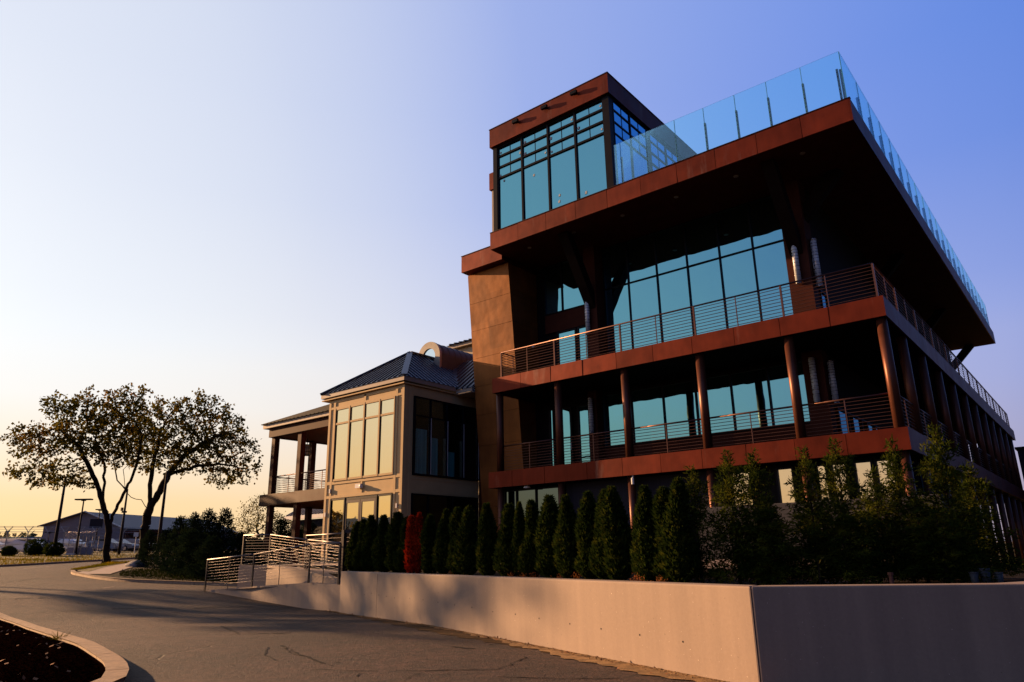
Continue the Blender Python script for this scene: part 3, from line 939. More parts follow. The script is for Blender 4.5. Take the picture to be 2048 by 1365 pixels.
# glazed entry of the upper storey
window(B, 'x', G3, [-18.05, -17.12, -15.92], [10.30, 12.58], 'teal_glass')
MB().box(-18.1, -15.9, G3 - .02, G3 + .09, 9.42, 10.26).build('spandrel', 'brown_wall', B)
def door(x0, x1, y, z0, z1, mat, parent):
    fr = MB(); w = .075
    fr.box(x0, x0 + w, y - .05, y + .04, z0, z1); fr.box(x1 - w, x1, y - .05, y + .04, z0, z1)
    fr.box(x0 + w, x1 - w, y - .05, y + .04, z1 - w, z1); fr.box(x0 + w, x1 - w, y - .05, y + .04, z0, z0 + .14)
    d = fr.build('door', 'black_metal', parent)
    MB().box(x0 + w - .01, x1 - w + .01, y - .005, y + .015, z0 + .13, z1 - w + .01).build('pane', mat, d)
    h = MB(); hx = x1 - w * .5
    h.tube((hx, y - .10, z0 + .95), (hx, y - .10, z0 + 1.25), .013, 8); h.tube((hx, y - .10, z0 + 1.0), (hx, y - .04, z0 + 1.0), .01, 6); h.tube((hx, y - .10, z0 + 1.2), (hx, y - .04, z0 + 1.2), .01, 6)
    h.build('handle', 'chrome', d)
    return d
door(-17.47, -16.45, G3, 6.91, 9.38, 'teal_glass', B)
door(-16.40, -15.72, G3, 6.91, 9.38, 'teal_glass', B)
# lower storey: windows over a brown spandrel, and two doors
MB().box(-15.2, -7.15, G2 - .03, G2 + .09, Z2T + .005, 4.0).build('spandrel', 'brown_wall', B)
window(B, 'x', G2, [-15.12, -13.80, -12.43, -11.10, -9.74, -8.40, -7.10], [4.05, 6.12], 'teal_glass', fw=.06)
door(-17.22, -16.66, G2, 3.15, 5.9, 'teal_glass', B)
door(-16.36, -15.76, G2, 3.15, 5.9, 'teal_glass', B)
window(B, 'x', G2, [-17.78, -17.60], [3.2, 5.9], 'teal_glass', fw=.04)
# ground storey glazing
for a, b in ((-9.15, -8.5), (-7.70, -7.22), (-6.66, -6.25), (-6.10, -5.70), (-5.48, -5.02), (-4.92, -4.46)):
    window(B, 'x', G1, [a, b], [.9, 2.38], 'warm_glass', fw=.05)
window(B, 'x', G1, [-18.45, -17.85, -16.9, -15.7], [.1, 2.42], 'dark_glass', fw=.05)
MB().box(-15.5, -9.4, G1 - .02, G1 + .09, -.2, 2.5).build('wall_panel', 'slate_block', B)
window(B, 'y', -4.30, [22.25, 23.1, 23.95, 24.8, 25.65, 26.5], [.9, 2.38], 'teal_glass', fw=.06)
# side windows of the balcony storeys
window(B, 'y', -6.42, [24.7, 25.9, 26.4, 27.6, 28.3, 29.5, 30.2], [3.25, 4.46], 'teal_glass', fw=.06, skip=((1, 0), (3, 0)))
window(B, 'y', -6.42, [24.75, 25.6], [7.0, 8.6], 'teal_glass', fw=.06)
# piers
def pier(x0, x1, y0, y1, z0, z1):
    MB().box(x0, x1, y0, y1, z0, z1).build('pier', 'brown_wall', B)
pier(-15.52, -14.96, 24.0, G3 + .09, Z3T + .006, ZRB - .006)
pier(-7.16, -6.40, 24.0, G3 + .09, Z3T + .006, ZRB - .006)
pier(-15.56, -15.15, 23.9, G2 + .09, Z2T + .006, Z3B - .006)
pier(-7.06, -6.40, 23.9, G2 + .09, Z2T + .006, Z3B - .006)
# cylinder wall lights with rings
def wall_light(x, y, z0, z1, rr=.10, nx=0, ny=-1):
    mb = MB(); mb.tube((x, y, z0), (x, y, z1), rr, 16)
    w = mb.build('wall_light', 'pale_plastic', B, smooth=True)
    k = MB(); n = 13
    for i in range(n):
        t = i / (n - 1)
        z = z0 + .03 + (z1 - z0 - .06) * (t ** .75)
        k.tube((x, y, z - .009), (x, y, z + .009), rr + .004, 16)
    k.tube((x, y, z0 - .03), (x, y, z0), rr + .01, 16); k.tube((x, y, z1), (x, y, z1 + .04), rr + .01, 16)
    k.box(x - .03 - nx * .1, x + .03 - nx * .1, y - .03 - ny * .1, y + .03 - ny * .1, z0 + .1, z1 - .1)
    k.build('ring_band', 'chrome', w, smooth=True)
wall_light(-6.80, 23.88, 8.72, 10.36)
wall_light(-6.27, 24.35, 8.60, 10.30, nx=1, ny=0)
wall_light(-15.36, 23.88, 8.72, 10.36)
wall_light(-6.72, 23.78, 4.58, 6.0)
wall_light(-6.27, 24.2, 4.55, 5.9, nx=1, ny=0)
wall_light(-15.36, 23.78, 4.60, 5.95)
# raking struts under the roof
def strut(p, q, w, h):
    MB().beam(p, q, w, h).build('strut', 'strut', B)
strut((-15.24, 24.15, 9.9), (-15.24, 22.25, 12.70), .42, .42)
strut((-6.78, 24.15, 9.9), (-6.78, 22.25, 12.70), .42, .42)
for y in (24.4, 34.0, 44.0, 53.7):
    strut((-6.75, y, 11.0), (-5.15, y, 12.66), .36, .42)
# security camera and sticker-like details by the door
mb = MB(); mb.tube((-18.35, 24.0, 8.75), (-18.15, 23.75, 8.70), .06, 12); mb.beam((-18.4, 24.1, 8.8), (-18.38, 24.0, 8.76), .04, .04)
mb.build('security_camera', 'white_paint', B)
# downpipe and dome lights under the lower slab
mb = MB(); mb.tube((-17.05, 21.72, Z2B - .10), (-17.05, 21.72, Z2B - .002), .14, 16, .10); mb.build('dome_light', 'white_paint', B, smooth=True)
mb = MB(); mb.tube((-12.38, 21.55, Z2B - .30), (-12.38, 21.55, Z2B - .1), .05, 10); mb.tube((-12.38, 21.55, Z2B - .12), (-12.38, 21.6, Z2B), .03, 8)
mb.build('flood_light', 'white_paint', B)

# leaning copper wall to the left of the balconies, with its cap
def ylean(z): return 22.70 + (12.53 - z) * .09
cw = bpy.data.objects.new('copper_wall', None)
mb = MB()
xa, xb = -21.04, -18.63
zz = [-1.4, 2.0, 4.6, 5.95, 7.22, 8.49, 9.76, 11.03, 12.42]
for i, (z0, z1) in enumerate(zip(zz, zz[1:])):
    g = .006
    y0, y1 = ylean(z0 + g), ylean(z1 - g)
    t = rnd.uniform(-.01, .01)
    v = [(xa, y0 + t, z0 + g), (xb, y0 - t, z0 + g), (xb, 27.9, z0 + g), (xa, 27.9, z0 + g), (xa, y1 - t, z1 - g), (xb, y1 + t, z1 - g), (xb, 27.9, z1 - g), (xa, 27.9, z1 - g)]
    mb.add(v, [(0, 3, 2, 1), (4, 5, 6, 7), (0, 1, 5, 4), (1, 2, 6, 5), (2, 3, 7, 6), (3, 0, 4, 7)])
cw = mb.build('copper_wall', 'copper', B)
MB().box(xa + .03, xb - .03, 24.2, 28.0, -1.4, 12.4).build('wall_core', 'core_dark', cw)
MB().box(-21.06, -18.64, 22.30, 28.1, 12.46, 13.25).build('cap', 'bronze', cw)
MB().box(-21.08, -18.62, 22.28, 28.12, 13.252, 13.28).build('edge_trim', 'bronze_dark', cw)
# stair head behind the tower
MB().box(-20.72, -19.3, 24.1, 28, 13.3, 17.28).build('stair_head', 'fascia_cream', B)
MB().box(-20.8, -19.3, 24.0, 28.05, 17.285, 18.2).build('stair_head_cap', 'bronze', B)

# glass tower on the roof
TX0, TX1, TY0, TY1, TZ0, TZ1 = -18.60, -12.33, 21.5, 29.8, 17.60, 18.50
tw = MB().box(-18.2, -12.62, 21.95, 29.6, ZRT, TZ0 - .01).build('tower', 'core_dark', B)
mb = MB().box(TX0, TX1, TY0, TY1, TZ0, TZ1)
mb.build('tower_fascia', 'bronze', tw)
MB().box(TX0 - .02, TX1 + .02, TY0 - .02, TY1 + .02, TZ1 + .002, TZ1 + .035).build('edge_trim', 'bronze_dark', tw)
mb = MB().box(-18.50, -18.28, 21.62, 21.9, ZRT, TZ0 - .002).box(-12.72, -12.42, 21.62, 21.92, ZRT, TZ0 - .002)
mb.build('tower_post', 'black_metal', tw)
zt = [13.46, 16.00, 16.53, 17.08, 17.55]
window(B, 'x', 21.72, [-18.26, -16.90, -15.49, -14.11, -12.72], zt, 'teal_glass', fw=.085, fd=.12)
window(B, 'y', -12.45, [21.95, 23.28, 24.72, 24.95, 26.45, 27.75, 29.1], zt, 'blue_reflection_glass', fw=.06, fd=.07, skip=((2, 0), (2, 1), (2, 2), (2, 3)))
# thin glazing bars halving the three top rows, and paper labels left on the panes
mb = MB()
for a, b in zip([-18.26, -16.90, -15.49, -14.11], [-16.90, -15.49, -14.11, -12.72]):
    c = (a + b) / 2
    for z0, z1 in zip(zt[1:], zt[2:]):
        mb.box(c - .012, c + .012, 21.705, 21.715, z0 + .045, z1 - .045)
for a, b in zip([21.95, 23.28, 24.95, 26.45], [23.28, 24.72, 26.45, 27.75]):
    c = (a + b) / 2
    for z0, z1 in zip(zt[1:], zt[2:]):
        mb.box(-12.442, -12.432, c - .012, c + .012, z0 + .045, z1 - .045)
mb.build('glazing_bars', 'black_metal', tw)
for x, z in ((-18.12, 17.25), (-17.02, 16.82), (-18.15, 16.12), (-17.95, 15.80), (-16.74, 17.22), (-16.74, 16.66), (-15.66, 16.28), (-15.36, 16.84), (-15.34, 16.20), (-14.26, 17.28), (-13.95, 16.74), (-12.86, 17.30), (-12.86, 16.22), (-16.3, 15.45), (-15.02, 14.05), (-15.05, 13.78), (-13.75, 13.72)):
    s = rnd.uniform(.032, .05)
    mb = MB(); mb.box(x - s, x + s, 21.700, 21.706, z - s * 1.2, z + s * .9)
    mb.box(x - s * .3, x + s * 1.15, 21.6985, 21.7045, z + s * .2, z + s * 1.35)
    mb.build('paper_label', 'sticker', tw)
for x in (-17.0, -15.42, -13.9):
    mb = MB().box(x - .15, x + .15, 21.33, 21.45, 18.16, 18.30).box(x - .05, x + .05, 21.45, 21.497, 18.18, 18.28)
    mb.build('flood_light', 'black_metal', tw)

# glass balustrade round the roof
def bal(axis, c, u0, u1, nm):
    mb = MB()
    if axis == 'x': mb.box(u0 + .012, u1 - .012, c - .009, c + .009, ZRT + .05, 15.28)
    else: mb.box(c - .009, c + .009, u0 + .012, u1 - .012, ZRT + .05, 15.28)
    for e in (u0 + .006, u1 - .006):
        if axis == 'x': mb.box(e - .003, e + .003, c - .0095, c + .0095, ZRT + .06, 15.275, 1)
        else: mb.box(c - .0095, c + .0095, e - .003, e + .003, ZRT + .06, 15.275, 1)
    mb.build('balustrade_panel', ['rail_glass', 'glass_edge'], B)
def bpost(x, y, ax):
    mb = MB()
    if ax == 'x':
        mb.box(x - .03, x + .03, y + .012, y + .09, ZRT, 14.67)
        for k in range(7): mb.tube((x, y + .01, 13.6 + k * .16), (x, y - .014, 13.6 + k * .16), .014, 8)
    else:
        mb.box(x - .09, x - .012, y - .03, y + .03, ZRT, 14.67)
        for k in range(7): mb.tube((x - .01, y, 13.6 + k * .16), (x + .014, y, 13.6 + k * .16), .014, 8)
    mb.build('balustrade_post', 'black_metal' if ax == 'y' else 'bronze_dark', B)
bx = [-12.36, -12.09 + .01, -10.97, -9.77, -8.63, -7.47, -6.35, -5.20, -3.98]
BYF, BXR = 21.70, -3.98
for a, b in zip(bx, bx[1:]):
    bal('x', BYF, a, b, 0)
for x in bx[1:-1]: bpost(x, BYF, 'x')
by = [21.71] + [23.72 + 1.53 * k for k in range(20)] + [YB - .1]
for a, b in zip(by, by[1:]): bal('y', BXR, a, b, 0)
for y in by[1:]: bpost(BXR, y, 'y')
mb = MB().box(-4.07, -4.01, 21.74, 21.80, ZRT, 14.66).box(-4.16, -4.10, 21.72, 21.80, ZRT, 14.70)
for k in range(7): mb.tube((-4.13, 21.72, 13.6 + k * .16), (-4.13, 21.685, 13.6 + k * .16), .014, 8)
mb.build('balustrade_post', 'black_metal', B)

# bar railings of the two balconies
def brail(parent, pts, ztop, zbot, posts, mids, nb=9):
    hr = MB()
    for a, b in zip(pts, pts[1:]):
        hr.tube((*a, ztop), (*b, ztop), .030, 8)
        for k in range(nb):
            z = zbot + .09 + (ztop - zbot - .14) * k / (nb - 1) * .95
            hr.tube((*a, z), (*b, z), .011, 6, cap=False)
    o = hr.build('railing', 'rail_metal', parent, smooth=True)
    for (x, y) in posts:
        MB().box(x - .028, x + .028, y - .028, y + .028, zbot, ztop - .01).build('post', 'rail_metal', o)
    for (x, y) in mids:
        MB().box(x - .013, x + .013, y - .013, y + .013, zbot, ztop - .01).build('post', 'rail_metal', o)
xs3 = [-18.18, -15.50, -12.56, -9.68, -6.74, -4.06]
yr = 21.64
brail(B, [(-18.18, 23.0), (-18.18, yr), (-4.06, yr)], 7.96, Z3T, [(x, yr) for x in xs3], [((a + b) / 2, yr) for a, b in zip(xs3, xs3[1:])] + [(-18.18, 22.4)])
ys3 = [yr] + [24.25 + 2.86 * k for k in range(11)]
brail(B, [(-4.06, yr + .04), (-4.06, 53.9)], 7.955, Z3T, [(-4.06, y) for y in ys3[1:]] + [(-4.06, 53.9)], [(-4.06, (a + b) / 2) for a, b in zip(ys3, ys3[1:])])
for a, b in zip(CX, CX[1:]):
    brail(B, [(a + .14, 21.80), (b - .14, 21.80)], 4.15, Z2T, [], [((a + b) / 2, 21.80)])
cy = [21.78] + CY
for a, b in zip(cy, cy[1:]):
    brail(B, [(-4.10, a + .14), (-4.10, b - .14)], 4.15, Z2T, [], [(-4.10, (a + b) / 2)])

# ================================================================== BEIGE PAVILION WITH THE COVERED TERRACE
PV = thing('pavilion', (-24.6, 20, -1.0), 'beige two storey entrance pavilion with a seamed hip roof, tall windows and a covered terrace', 'building')
PX0, PX1, PY = -27.20, -22.10, 19.95
pw = MB().box(PX0 + .02, PX1 - .02, PY + .03, 24.6, -.9, 7.0).build('wall', 'beige', PV)
# trim boards on the front
mb = MB(); y0, y1 = PY, PY + .028
for a, b, z0, z1 in ((PX0, PX0 + .14, -.9, 7.0), (PX1 - .14, PX1, -.9, 7.0), (-26.86, -26.72, -.9, 6.95), (-22.64, -22.50, -.9, 6.95)):
    mb.box(a, b, y0, y1, z0, z1)
for z0, z1 in ((6.56, 6.66), (3.14, 3.28), (2.54, 2.66)):
    mb.box(-26.718, -22.642, y0 + .002, y1, z0, z1)
    mb.box(PX0 + .142, -26.862, y0 + .002, y1, z0, z1); mb.box(-22.498, PX1 - .142, y0 + .002, y1, z0, z1)
mb.box(-24.71, -24.59, y0 + .002, y1, 6.662, 6.95); mb.box(-24.69, -24.61, y0 + .002, y1, 2.662, 3.138)
mb.box(PX0 + .142, -26.862, y0 + .002, y1, 6.86, 6.97); mb.box(-26.718, -22.642, y0 + .002, y1, 6.86, 6.97); mb.box(-22.498, PX1 - .142, y0 + .002, y1, 6.86, 6.97)
mb.build('trim_boards', 'beige', pw)
mb = MB(); x0, x1 = PX1 - .018, PX1
for a, b, z0, z1 in ((PY + .03, PY + .2, -.9, 7.0), (20.30, 20.46, -.9, 7.0)):
    mb.box(x0, x1 + .001, a, b, z0, z1)
for z0, z1 in ((6.60, 6.72), (3.08, 3.22), (2.52, 2.64)):
    mb.box(x0, x1 - .001, 20.462, 24.6, z0, z1)
mb.build('trim_boards', 'beige', pw)
wx = [-26.68, -25.67, -24.65, -23.63, -22.67]
w = window(PV, 'x', PY + .03 - .008, wx, [3.32, 5.85, 6.53], 'warm_glass', fw=.085, fd=.10, fmat='beige', outer=.05)
mb = MB()
for x in wx[1:-1]:
    mb.box(x + .046, x + .075, PY + .002, PY + .03, 3.36, 5.80)
mb.box(-26.65, -26.62, PY + .002, PY + .03, 3.34, 6.5)
mb.build('mullion_shadows', 'black_metal', w)  # dark strips painted as side shadows of the mullions
# door zone
window(PV, 'x', PY + .02, [-26.70, -25.72], [-.15, 2.48], 'warm_glass', fw=.07)
window(PV, 'x', PY + .02, [-23.60, -22.69], [-.15, 2.48], 'warm_glass', fw=.07)
MB().box(-25.68, -23.64, PY - .02, PY + .06, 2.40, 2.5).build('door_head', 'black_metal', PV)
def door_p(x0, x1):
    fr = MB(); w_ = .10; y = PY + .01; z0, z1 = -.15, 2.395
    fr.box(x0, x0 + w_, y - .03, y + .03, z0, z1); fr.box(x1 - w_, x1, y - .03, y + .03, z0, z1)
    fr.box(x0 + w_, x1 - w_, y - .03, y + .03, z1 - .12, z1); fr.box(x0 + w_, x1 - w_, y - .03, y + .03, z0, z0 + .25)
    d = fr.build('door', 'dark_post', PV)
    MB().box(x0 + w_ - .01, x1 - w_ + .01, y - .008, y + .012, z0 + .24, z1 - .11).build('pane', 'warm_glass', d)
    h = MB(); hx = x1 - .05 if x1 < -24 and x0 < -25 else x0 + .05
    h.tube((hx, y - .09, .8), (hx, y - .09, 1.2), .014, 8); h.tube((hx, y - .09, .85), (hx, y - .03, .85), .01, 6); h.tube((hx, y - .09, 1.15), (hx, y - .03, 1.15), .01, 6)
    h.build('handle', 'chrome', d)
door_p(-25.66, -24.67); door_p(-24.65, -23.66)
# emergency lamp over the doors, small white wall lights
mb = MB().box(-24.95, -24.62, PY - .10, PY - .002, 2.86, 3.04)
mb.tube((-24.60, PY - .09, 2.93), (-24.50, PY - .13, 2.93), .07, 12); mb.tube((-24.60, PY - .05, 2.93), (-24.52, PY - .05, 2.86), .05, 10)
mb.build('wall_light', 'white_paint', PV)
for x, z in ((-26.78, 2.86), (-27.02, 1.86), (-22.36, 2.0)):
    MB().box(x - .035, x + .035, PY - .05, PY - .001, z - .09, z + .09).build('wall_light', 'white_paint', PV)
# right face glazing
MB().box(PX1 - .022, PX1 - .019, 20.5, 24.55, 3.25, 6.58).build('glazing_back', 'black_metal', pw)
wr = window(PV, 'y', PX1 + .06, [20.52, 21.45, 22.47, 23.50, 24.52], [3.29, 5.75, 6.54], 'room_glass', fw=.045, fd=.06)
mb = MB()
for y0_, y1_, zt_ in ((20.58, 21.30, 5.2), (21.55, 21.95, 4.9), (22.6, 23.0, 4.4)):
    nn = 18
    for k in range(nn):
        a0, a1 = y0_ + (y1_ - y0_) * k / nn, y0_ + (y1_ - y0_) * (k + 1) / nn
        x0_, x1_ = PX1 + .006 + .012 * (k % 2), PX1 + .006 + .012 * ((k + 1) % 2)
        mb.add([(x0_, a0, 3.32), (x1_, a1, 3.32), (x1_, a1, zt_), (x0_, a0, zt_)], [(0, 1, 2, 3)])
mb.build('curtain', 'curtain', wr)
mb = MB()
for y0_ in (22.30, 23.33): mb.box(PX1 + .004, PX1 + .03, y0_, y0_ + .12, 3.34, 4.95)  # pale strips painted as sunlight on the inner window jambs
mb.build('sunlit_jamb', 'cream', wr)
mb = MB()
for y in (21.45, 22.47, 23.50, 24.48):
    mb.box(PX1 + .10, PX1 + .112, y - .014, y + .014, 3.33, 5.72)
mb.build('mullion_caps', 'white_paint', wr)
window(PV, 'y', PX1 - .0, [20.50, 21.43, 22.9, 24.45], [-.15, 2.47], 'dark_glass', fw=.05, fd=.1)
# hip roof with standing seams
EX0, EX1, EY = -27.66, -22.02, 19.84
ZE_, ZRI = 7.33, 9.45
CXr = (EX0 + EX1) / 2
half = CXr - EX0
AY = EY + 2.88
mb = MB().box(EX0, EX1, EY, 24.6, 7.02, 7.07)
soff = mb.build('soffit', 'beige', PV)
mb = MB().box(EX0 - .03, EX1 + .03, EY - .03, EY + .03, 7.14, 7.33).box(EX1 - .03, EX1 + .03, EY + .032, 23.0, 7.14, 7.328).box(EX0 - .03, EX0 + .03, EY + .032, 27.0, 7.14, 7.328)
rf = mb.build('roof', 'fascia_cream', PV)
a, b, c_ = (EX0 - .06, EY - .06, ZE_), (EX1 + .06, EY - .06, ZE_), (CXr, AY, ZRI)
mb = MB()
mb.add([a, b, c_], [(0, 1, 2)])
mb.add([b, (EX1 + .06, 27.5, ZE_), (CXr, 27.5, ZRI), c_], [(0, 1, 2, 3)])
mb.add([a, c_, (CXr, 27.5, ZRI), (EX0 - .06, 27.5, ZE_)], [(0, 1, 2, 3)])
# seams
def lerp3(p, q, t): return tuple(p[i] + (q[i] - p[i]) * t for i in range(3))
n = 17
for k in range(1, n):
    x = a[0] + (b[0] - a[0]) * k / n
    t = (x - a[0]) / (CXr - a[0]) if x < CXr else (b[0] - x) / (b[0] - CXr)
    mb.beam((x, EY - .06, ZE_ + .02), (x, EY - .06 + (AY - EY + .06) * t, ZE_ + .02 + (ZRI - ZE_) * t), .045, .05)
ny = 26
for k in range(1, ny):
    y = EY + (27.5 - EY) * k / ny
    t = min(1.0, (y - EY) / (AY - EY))
    for sx in (EX1 + .06, EX0 - .06):
        mb.beam((sx, y, ZE_ + .02), (sx + (CXr - sx) * t, y, ZE_ + .02 + (ZRI - ZE_) * t), .045, .05, up=(0, 0, 1))
mb.build('roof_sheet', 'roof_metal', rf)
mb = MB()
for p in (a, b):
    mb.beam((p[0], p[1], p[2] + .04), (c_[0], c_[1], c_[2] + .04), .26, .05)
mb.beam((c_[0], c_[1], ZRI + .05), (CXr, 27.5, ZRI + .05), .24, .05)
mb.build('ridge_caps', 'roof_metal', rf)
# crossing wing roof to the right
mb = MB()
v0, v1 = (-22.0, 22.95, 7.22), (-24.6, 25.6, 9.38)
mb.add([v0, (-21.06, 22.95, 7.22), (-21.06, 25.6, 9.38), v1], [(0, 1, 2, 3)])
k = 0
x = -24.3
while x < -21.1:
    t0 = max(0.0, (-22.0 - x) / 2.6)
    if t0 < 1:
        mb.beam((x, 22.95 + 2.65 * t0, 7.25 + 2.16 * t0), (x, 25.6, 9.41), .045, .05)
    x += .33
mb.build('roof_sheet', 'roof_metal', rf)
mb = MB().beam((v0[0], v0[1], v0[2] + .05), (v1[0], v1[1], v1[2] + .06), .2, .04)
mb.build('valley_flashing', 'roof_metal', rf)
MB().box(-22.05, -21.06, 23.0, 23.06, 7.05, 7.2).box(-22.05, -21.06, 23.06, 24.7, 7.0, 7.04).build('wing_eave', 'fascia_cream', rf)
MB().box(-22.11, -21.06, 24.62, 27.5, -.9, 7.0).build('wing_wall', 'brown_wall', pw)
# barrel dormer with a round window
DC, DZ, DR, DY0, DY1 = -24.72, 9.46, .73, 23.85, 29.5
mb = MB(); n = 22
ring = [(DC + DR * math.cos(math.pi * i / n), DZ + DR * math.sin(math.pi * i / n)) for i in range(n + 1)]
prof = [(DC + DR, DZ - 1.0)] + ring + [(DC - DR, DZ - 1.0)]
vv = [(x, DY0 + .12, z) for x, z in prof] + [(x, DY1, z) for x, z in prof]
m_ = len(prof)
mb.add(vv, [(i, i + 1, m_ + i + 1, m_ + i) for i in range(m_ - 1)])
y = DY0 + .35
while y < DY1:
    for i in range(n):
        p, q = ring[i], ring[i + 1]
        mb.beam((p[0], y, p[1]), (q[0], y, q[1]), .03, .05, up=(0, 1, 0))
    y += .42
dm = mb.build('dormer', 'dormer_metal', PV)
mb = MB()
RW, RI = .45, .77
# face plate with a round hole: strips from the hole to the arch
circ = [(DC + RW * math.cos(2 * math.pi * i / 32), DZ - .02 + RW * math.sin(2 * math.pi * i / 32)) for i in range(32)]
def outer_pt(ang):
    ca, sa = math.cos(ang), math.sin(ang)
    if sa >= -.02: return (DC + RI * ca, DZ + RI * sa)
    t = min(RI / max(1e-6, abs(ca)), 1.0 / max(1e-6, abs(sa)))
    return (DC + t * ca, DZ + t * sa)
outp = [outer_pt(2 * math.pi * i / 32) for i in range(32)]
vv = [(x, DY0, z) for x, z in circ] + [(x, DY0, z) for x, z in outp] + [(x, DY0 + .13, z) for x, z in circ] + [(x, DY0 + .13, z) for x, z in outp]
fs = []
for i in range(32):
    j = (i + 1) % 32
    fs += [(i, j, 32 + j, 32 + i), (64 + i, 96 + i, 96 + j, 64 + j), (i, 64 + i, 64 + j, j), (32 + i, 32 + j, 96 + j, 96 + i)]
mb.add(vv, fs)
mb.build('face', 'dormer_face', dm)
mb = MB(); mb.tube((DC, DY0 + .06, DZ - .02), (DC, DY0 + .10, DZ - .02), RW + .02, 32)
mb.build('round_window', 'round_glass', dm)

# covered terrace on the left
TX0_, TX1_, TY_ = -33.0, -27.21, 20.30
sl = MB().box(TX0_, TX1_, TY_, 26.5, 2.57, 3.10).build('terrace_slab', 'bronze_dark', PV)
MB().box(TX0_ + .03, TX1_ - .01, TY_ + .03, 26.4, 2.545, 2.568).build('soffit', 'wood_soffit', sl)
bmn = MB().box(-32.60, TX1_, TY_, TY_ + .22, 5.95, 6.36).box(-32.60, -32.38, TY_ + .222, 26.0, 5.95, 6.36)
bm_ = bmn.build('terrace_beam', 'brown_wall', PV)  # darker brown here stands in for the missing tree shade
MB().box(-32.375, TX1_, TY_ + .225, 26.0, 6.0, 6.05).build('ceiling', 'wood_soffit', bm_)
tr = MB()
tr.box(-33.0, TX1_, 20.18, 26.6, 6.42, 6.62).build('terrace_roof', 'fascia_cream', PV)
mb = MB()
fx0, fx1, fy0, fy1 = -33.08, TX1_, 20.10, 26.6
mb.add([(fx0, fy0, 6.625), (fx1, fy0, 6.625), (fx1, fy1, 6.625), (fx0, fy1, 6.625), (fx0, fy0, 6.66), (fx1, fy0, 6.93), (fx1, fy1, 8.0), (fx0, fy1, 6.7)],
       [(0, 3, 2, 1), (4, 5, 6), (4, 6, 7), (0, 1, 5, 4), (1, 2, 6, 5), (2, 3, 7, 6), (3, 0, 4, 7)])
x = fx0 + .2
while x < fx1:
    mb.box(x - .03, x + .03, fy0 - .012, fy0 - .001, 6.63, 6.66)
    x += .33
mb.build('terrace_roof_sheet', 'roof_edge', PV)
for x, y in ((-32.28, 20.52), (-30.03, 20.52), (-32.28, 22.75), (-32.28, 25.6)):
    MB().box(x - .14, x + .14, y - .14, y + .14, 3.101, 5.949).build('column', 'brown_wall', PV)
    MB().box(x - .13, x + .13, y - .13, y + .13, -1.2, 2.544).build('column', 'brown_wall', PV)
def trail(pts, zt_, zb_):
    hr = MB()
    for p, q in zip(pts, pts[1:]):
        hr.tube((*p, zt_), (*q, zt_), .03, 8)
        for k in range(8):
            z = zb_ + .1 + (zt_ - zb_ - .22) * k / 7
            hr.tube((*p, z), (*q, z), .011, 6, cap=False)
    o = hr.build('railing', 'rail_metal', PV, smooth=True)
    for p, q in zip(pts, pts[1:]):
        for t in (.27, .55, .8):
            x, y = p[0] + (q[0] - p[0]) * t, p[1] + (q[1] - p[1]) * t
            MB().box(x - .013, x + .013, y - .013, y + .013, zb_, zt_).build('post', 'rail_metal', o)
trail([(-32.28, 20.52), (-27.22, 20.52)], 3.96, 3.1)
trail([(-32.28, 20.6), (-32.28, 26.3)], 3.955, 3.1)
ln = thing('lantern', (-31.7, 22.0, 5.1), 'caged cylinder lantern hanging under the covered terrace roof', 'lantern')
mb = MB(); mb.tube((-31.7, 22, 5.16), (-31.7, 22, 5.66), .17, 16); mb.build('lamp_shade', 'pale_plastic', ln, smooth=True)
mb = MB()
for z in (5.12, 5.30, 5.48, 5.66): mb.tube((-31.7, 22, z - .014), (-31.7, 22, z + .014), .19, 16)
for k in range(8):
    a_ = k * math.pi / 4
    mb.tube((-31.7 + .185 * math.cos(a_), 22 + .185 * math.sin(a_), 5.12), (-31.7 + .185 * math.cos(a_), 22 + .185 * math.sin(a_), 5.68), .01, 6)
mb.tube((-31.7, 22, 5.66), (-31.7, 22, 5.999), .02, 8)
mb.build('cage', 'black_metal', ln)

# roof of the older building behind
ob = thing('rear_building', (-25, 31, -1), 'cream walled building with a dark seamed roof behind the round dormer', 'building')
MB().box(-29.0, -21.5, 30.2, 40, -1.0, 12.0).build('wall', 'cream', ob)
rr_ = MB().box(-29.3, -21.2, 29.9, 40.2, 12.005, 12.20).build('roof', 'fascia_cream', ob)
mb = MB()
mb.add([(-29.4, 29.8, 12.21), (-21.1, 29.8, 12.21), (-21.1, 35, 13.5), (-27.5, 35, 13.5)], [(0, 1, 2, 3)])
mb.add([(-29.4, 29.8, 12.21), (-27.5, 35, 13.5), (-29.4, 40, 12.21)], [(0, 1, 2)])
x = -29.1
while x < -21.2:
    t = max(0, min(1, (x + 29.4) / 1.9))
    mb.beam((x, 29.78, 12.25), (x, 29.8 + 5.2 * t, 12.25 + 1.29 * t), .07, .09)
    x += .40
mb.build('roof_sheet', 'roof_metal', rr_)
# small lean-to roof seen under the terrace
lr = thing('shed', (-36, 27.5, 0), 'low shed with a pale seamed roof glimpsed under the terrace', 'shed')
mb = MB()
mb.add([(-40, 26.5, 2.55), (-34.5, 26.5, 2.55), (-34.5, 28.5, 3.6), (-40, 28.5, 3.6)], [(0, 1, 2, 3)])
for k in range(18):
    x = -39.9 + k * .32
    mb.beam((x, 26.5, 2.58), (x, 28.5, 3.63), .06, .06)
mb.build('roof', 'galvanised', lr)
MB().box(-40, -34.5, 26.45, 26.6, 2.32, 2.54).build('fascia', 'white_paint', lr)
MB().box(-39.8, -34.7, 26.8, 28.6, -.3, 2.3).build('wall', 'slate_block', lr)

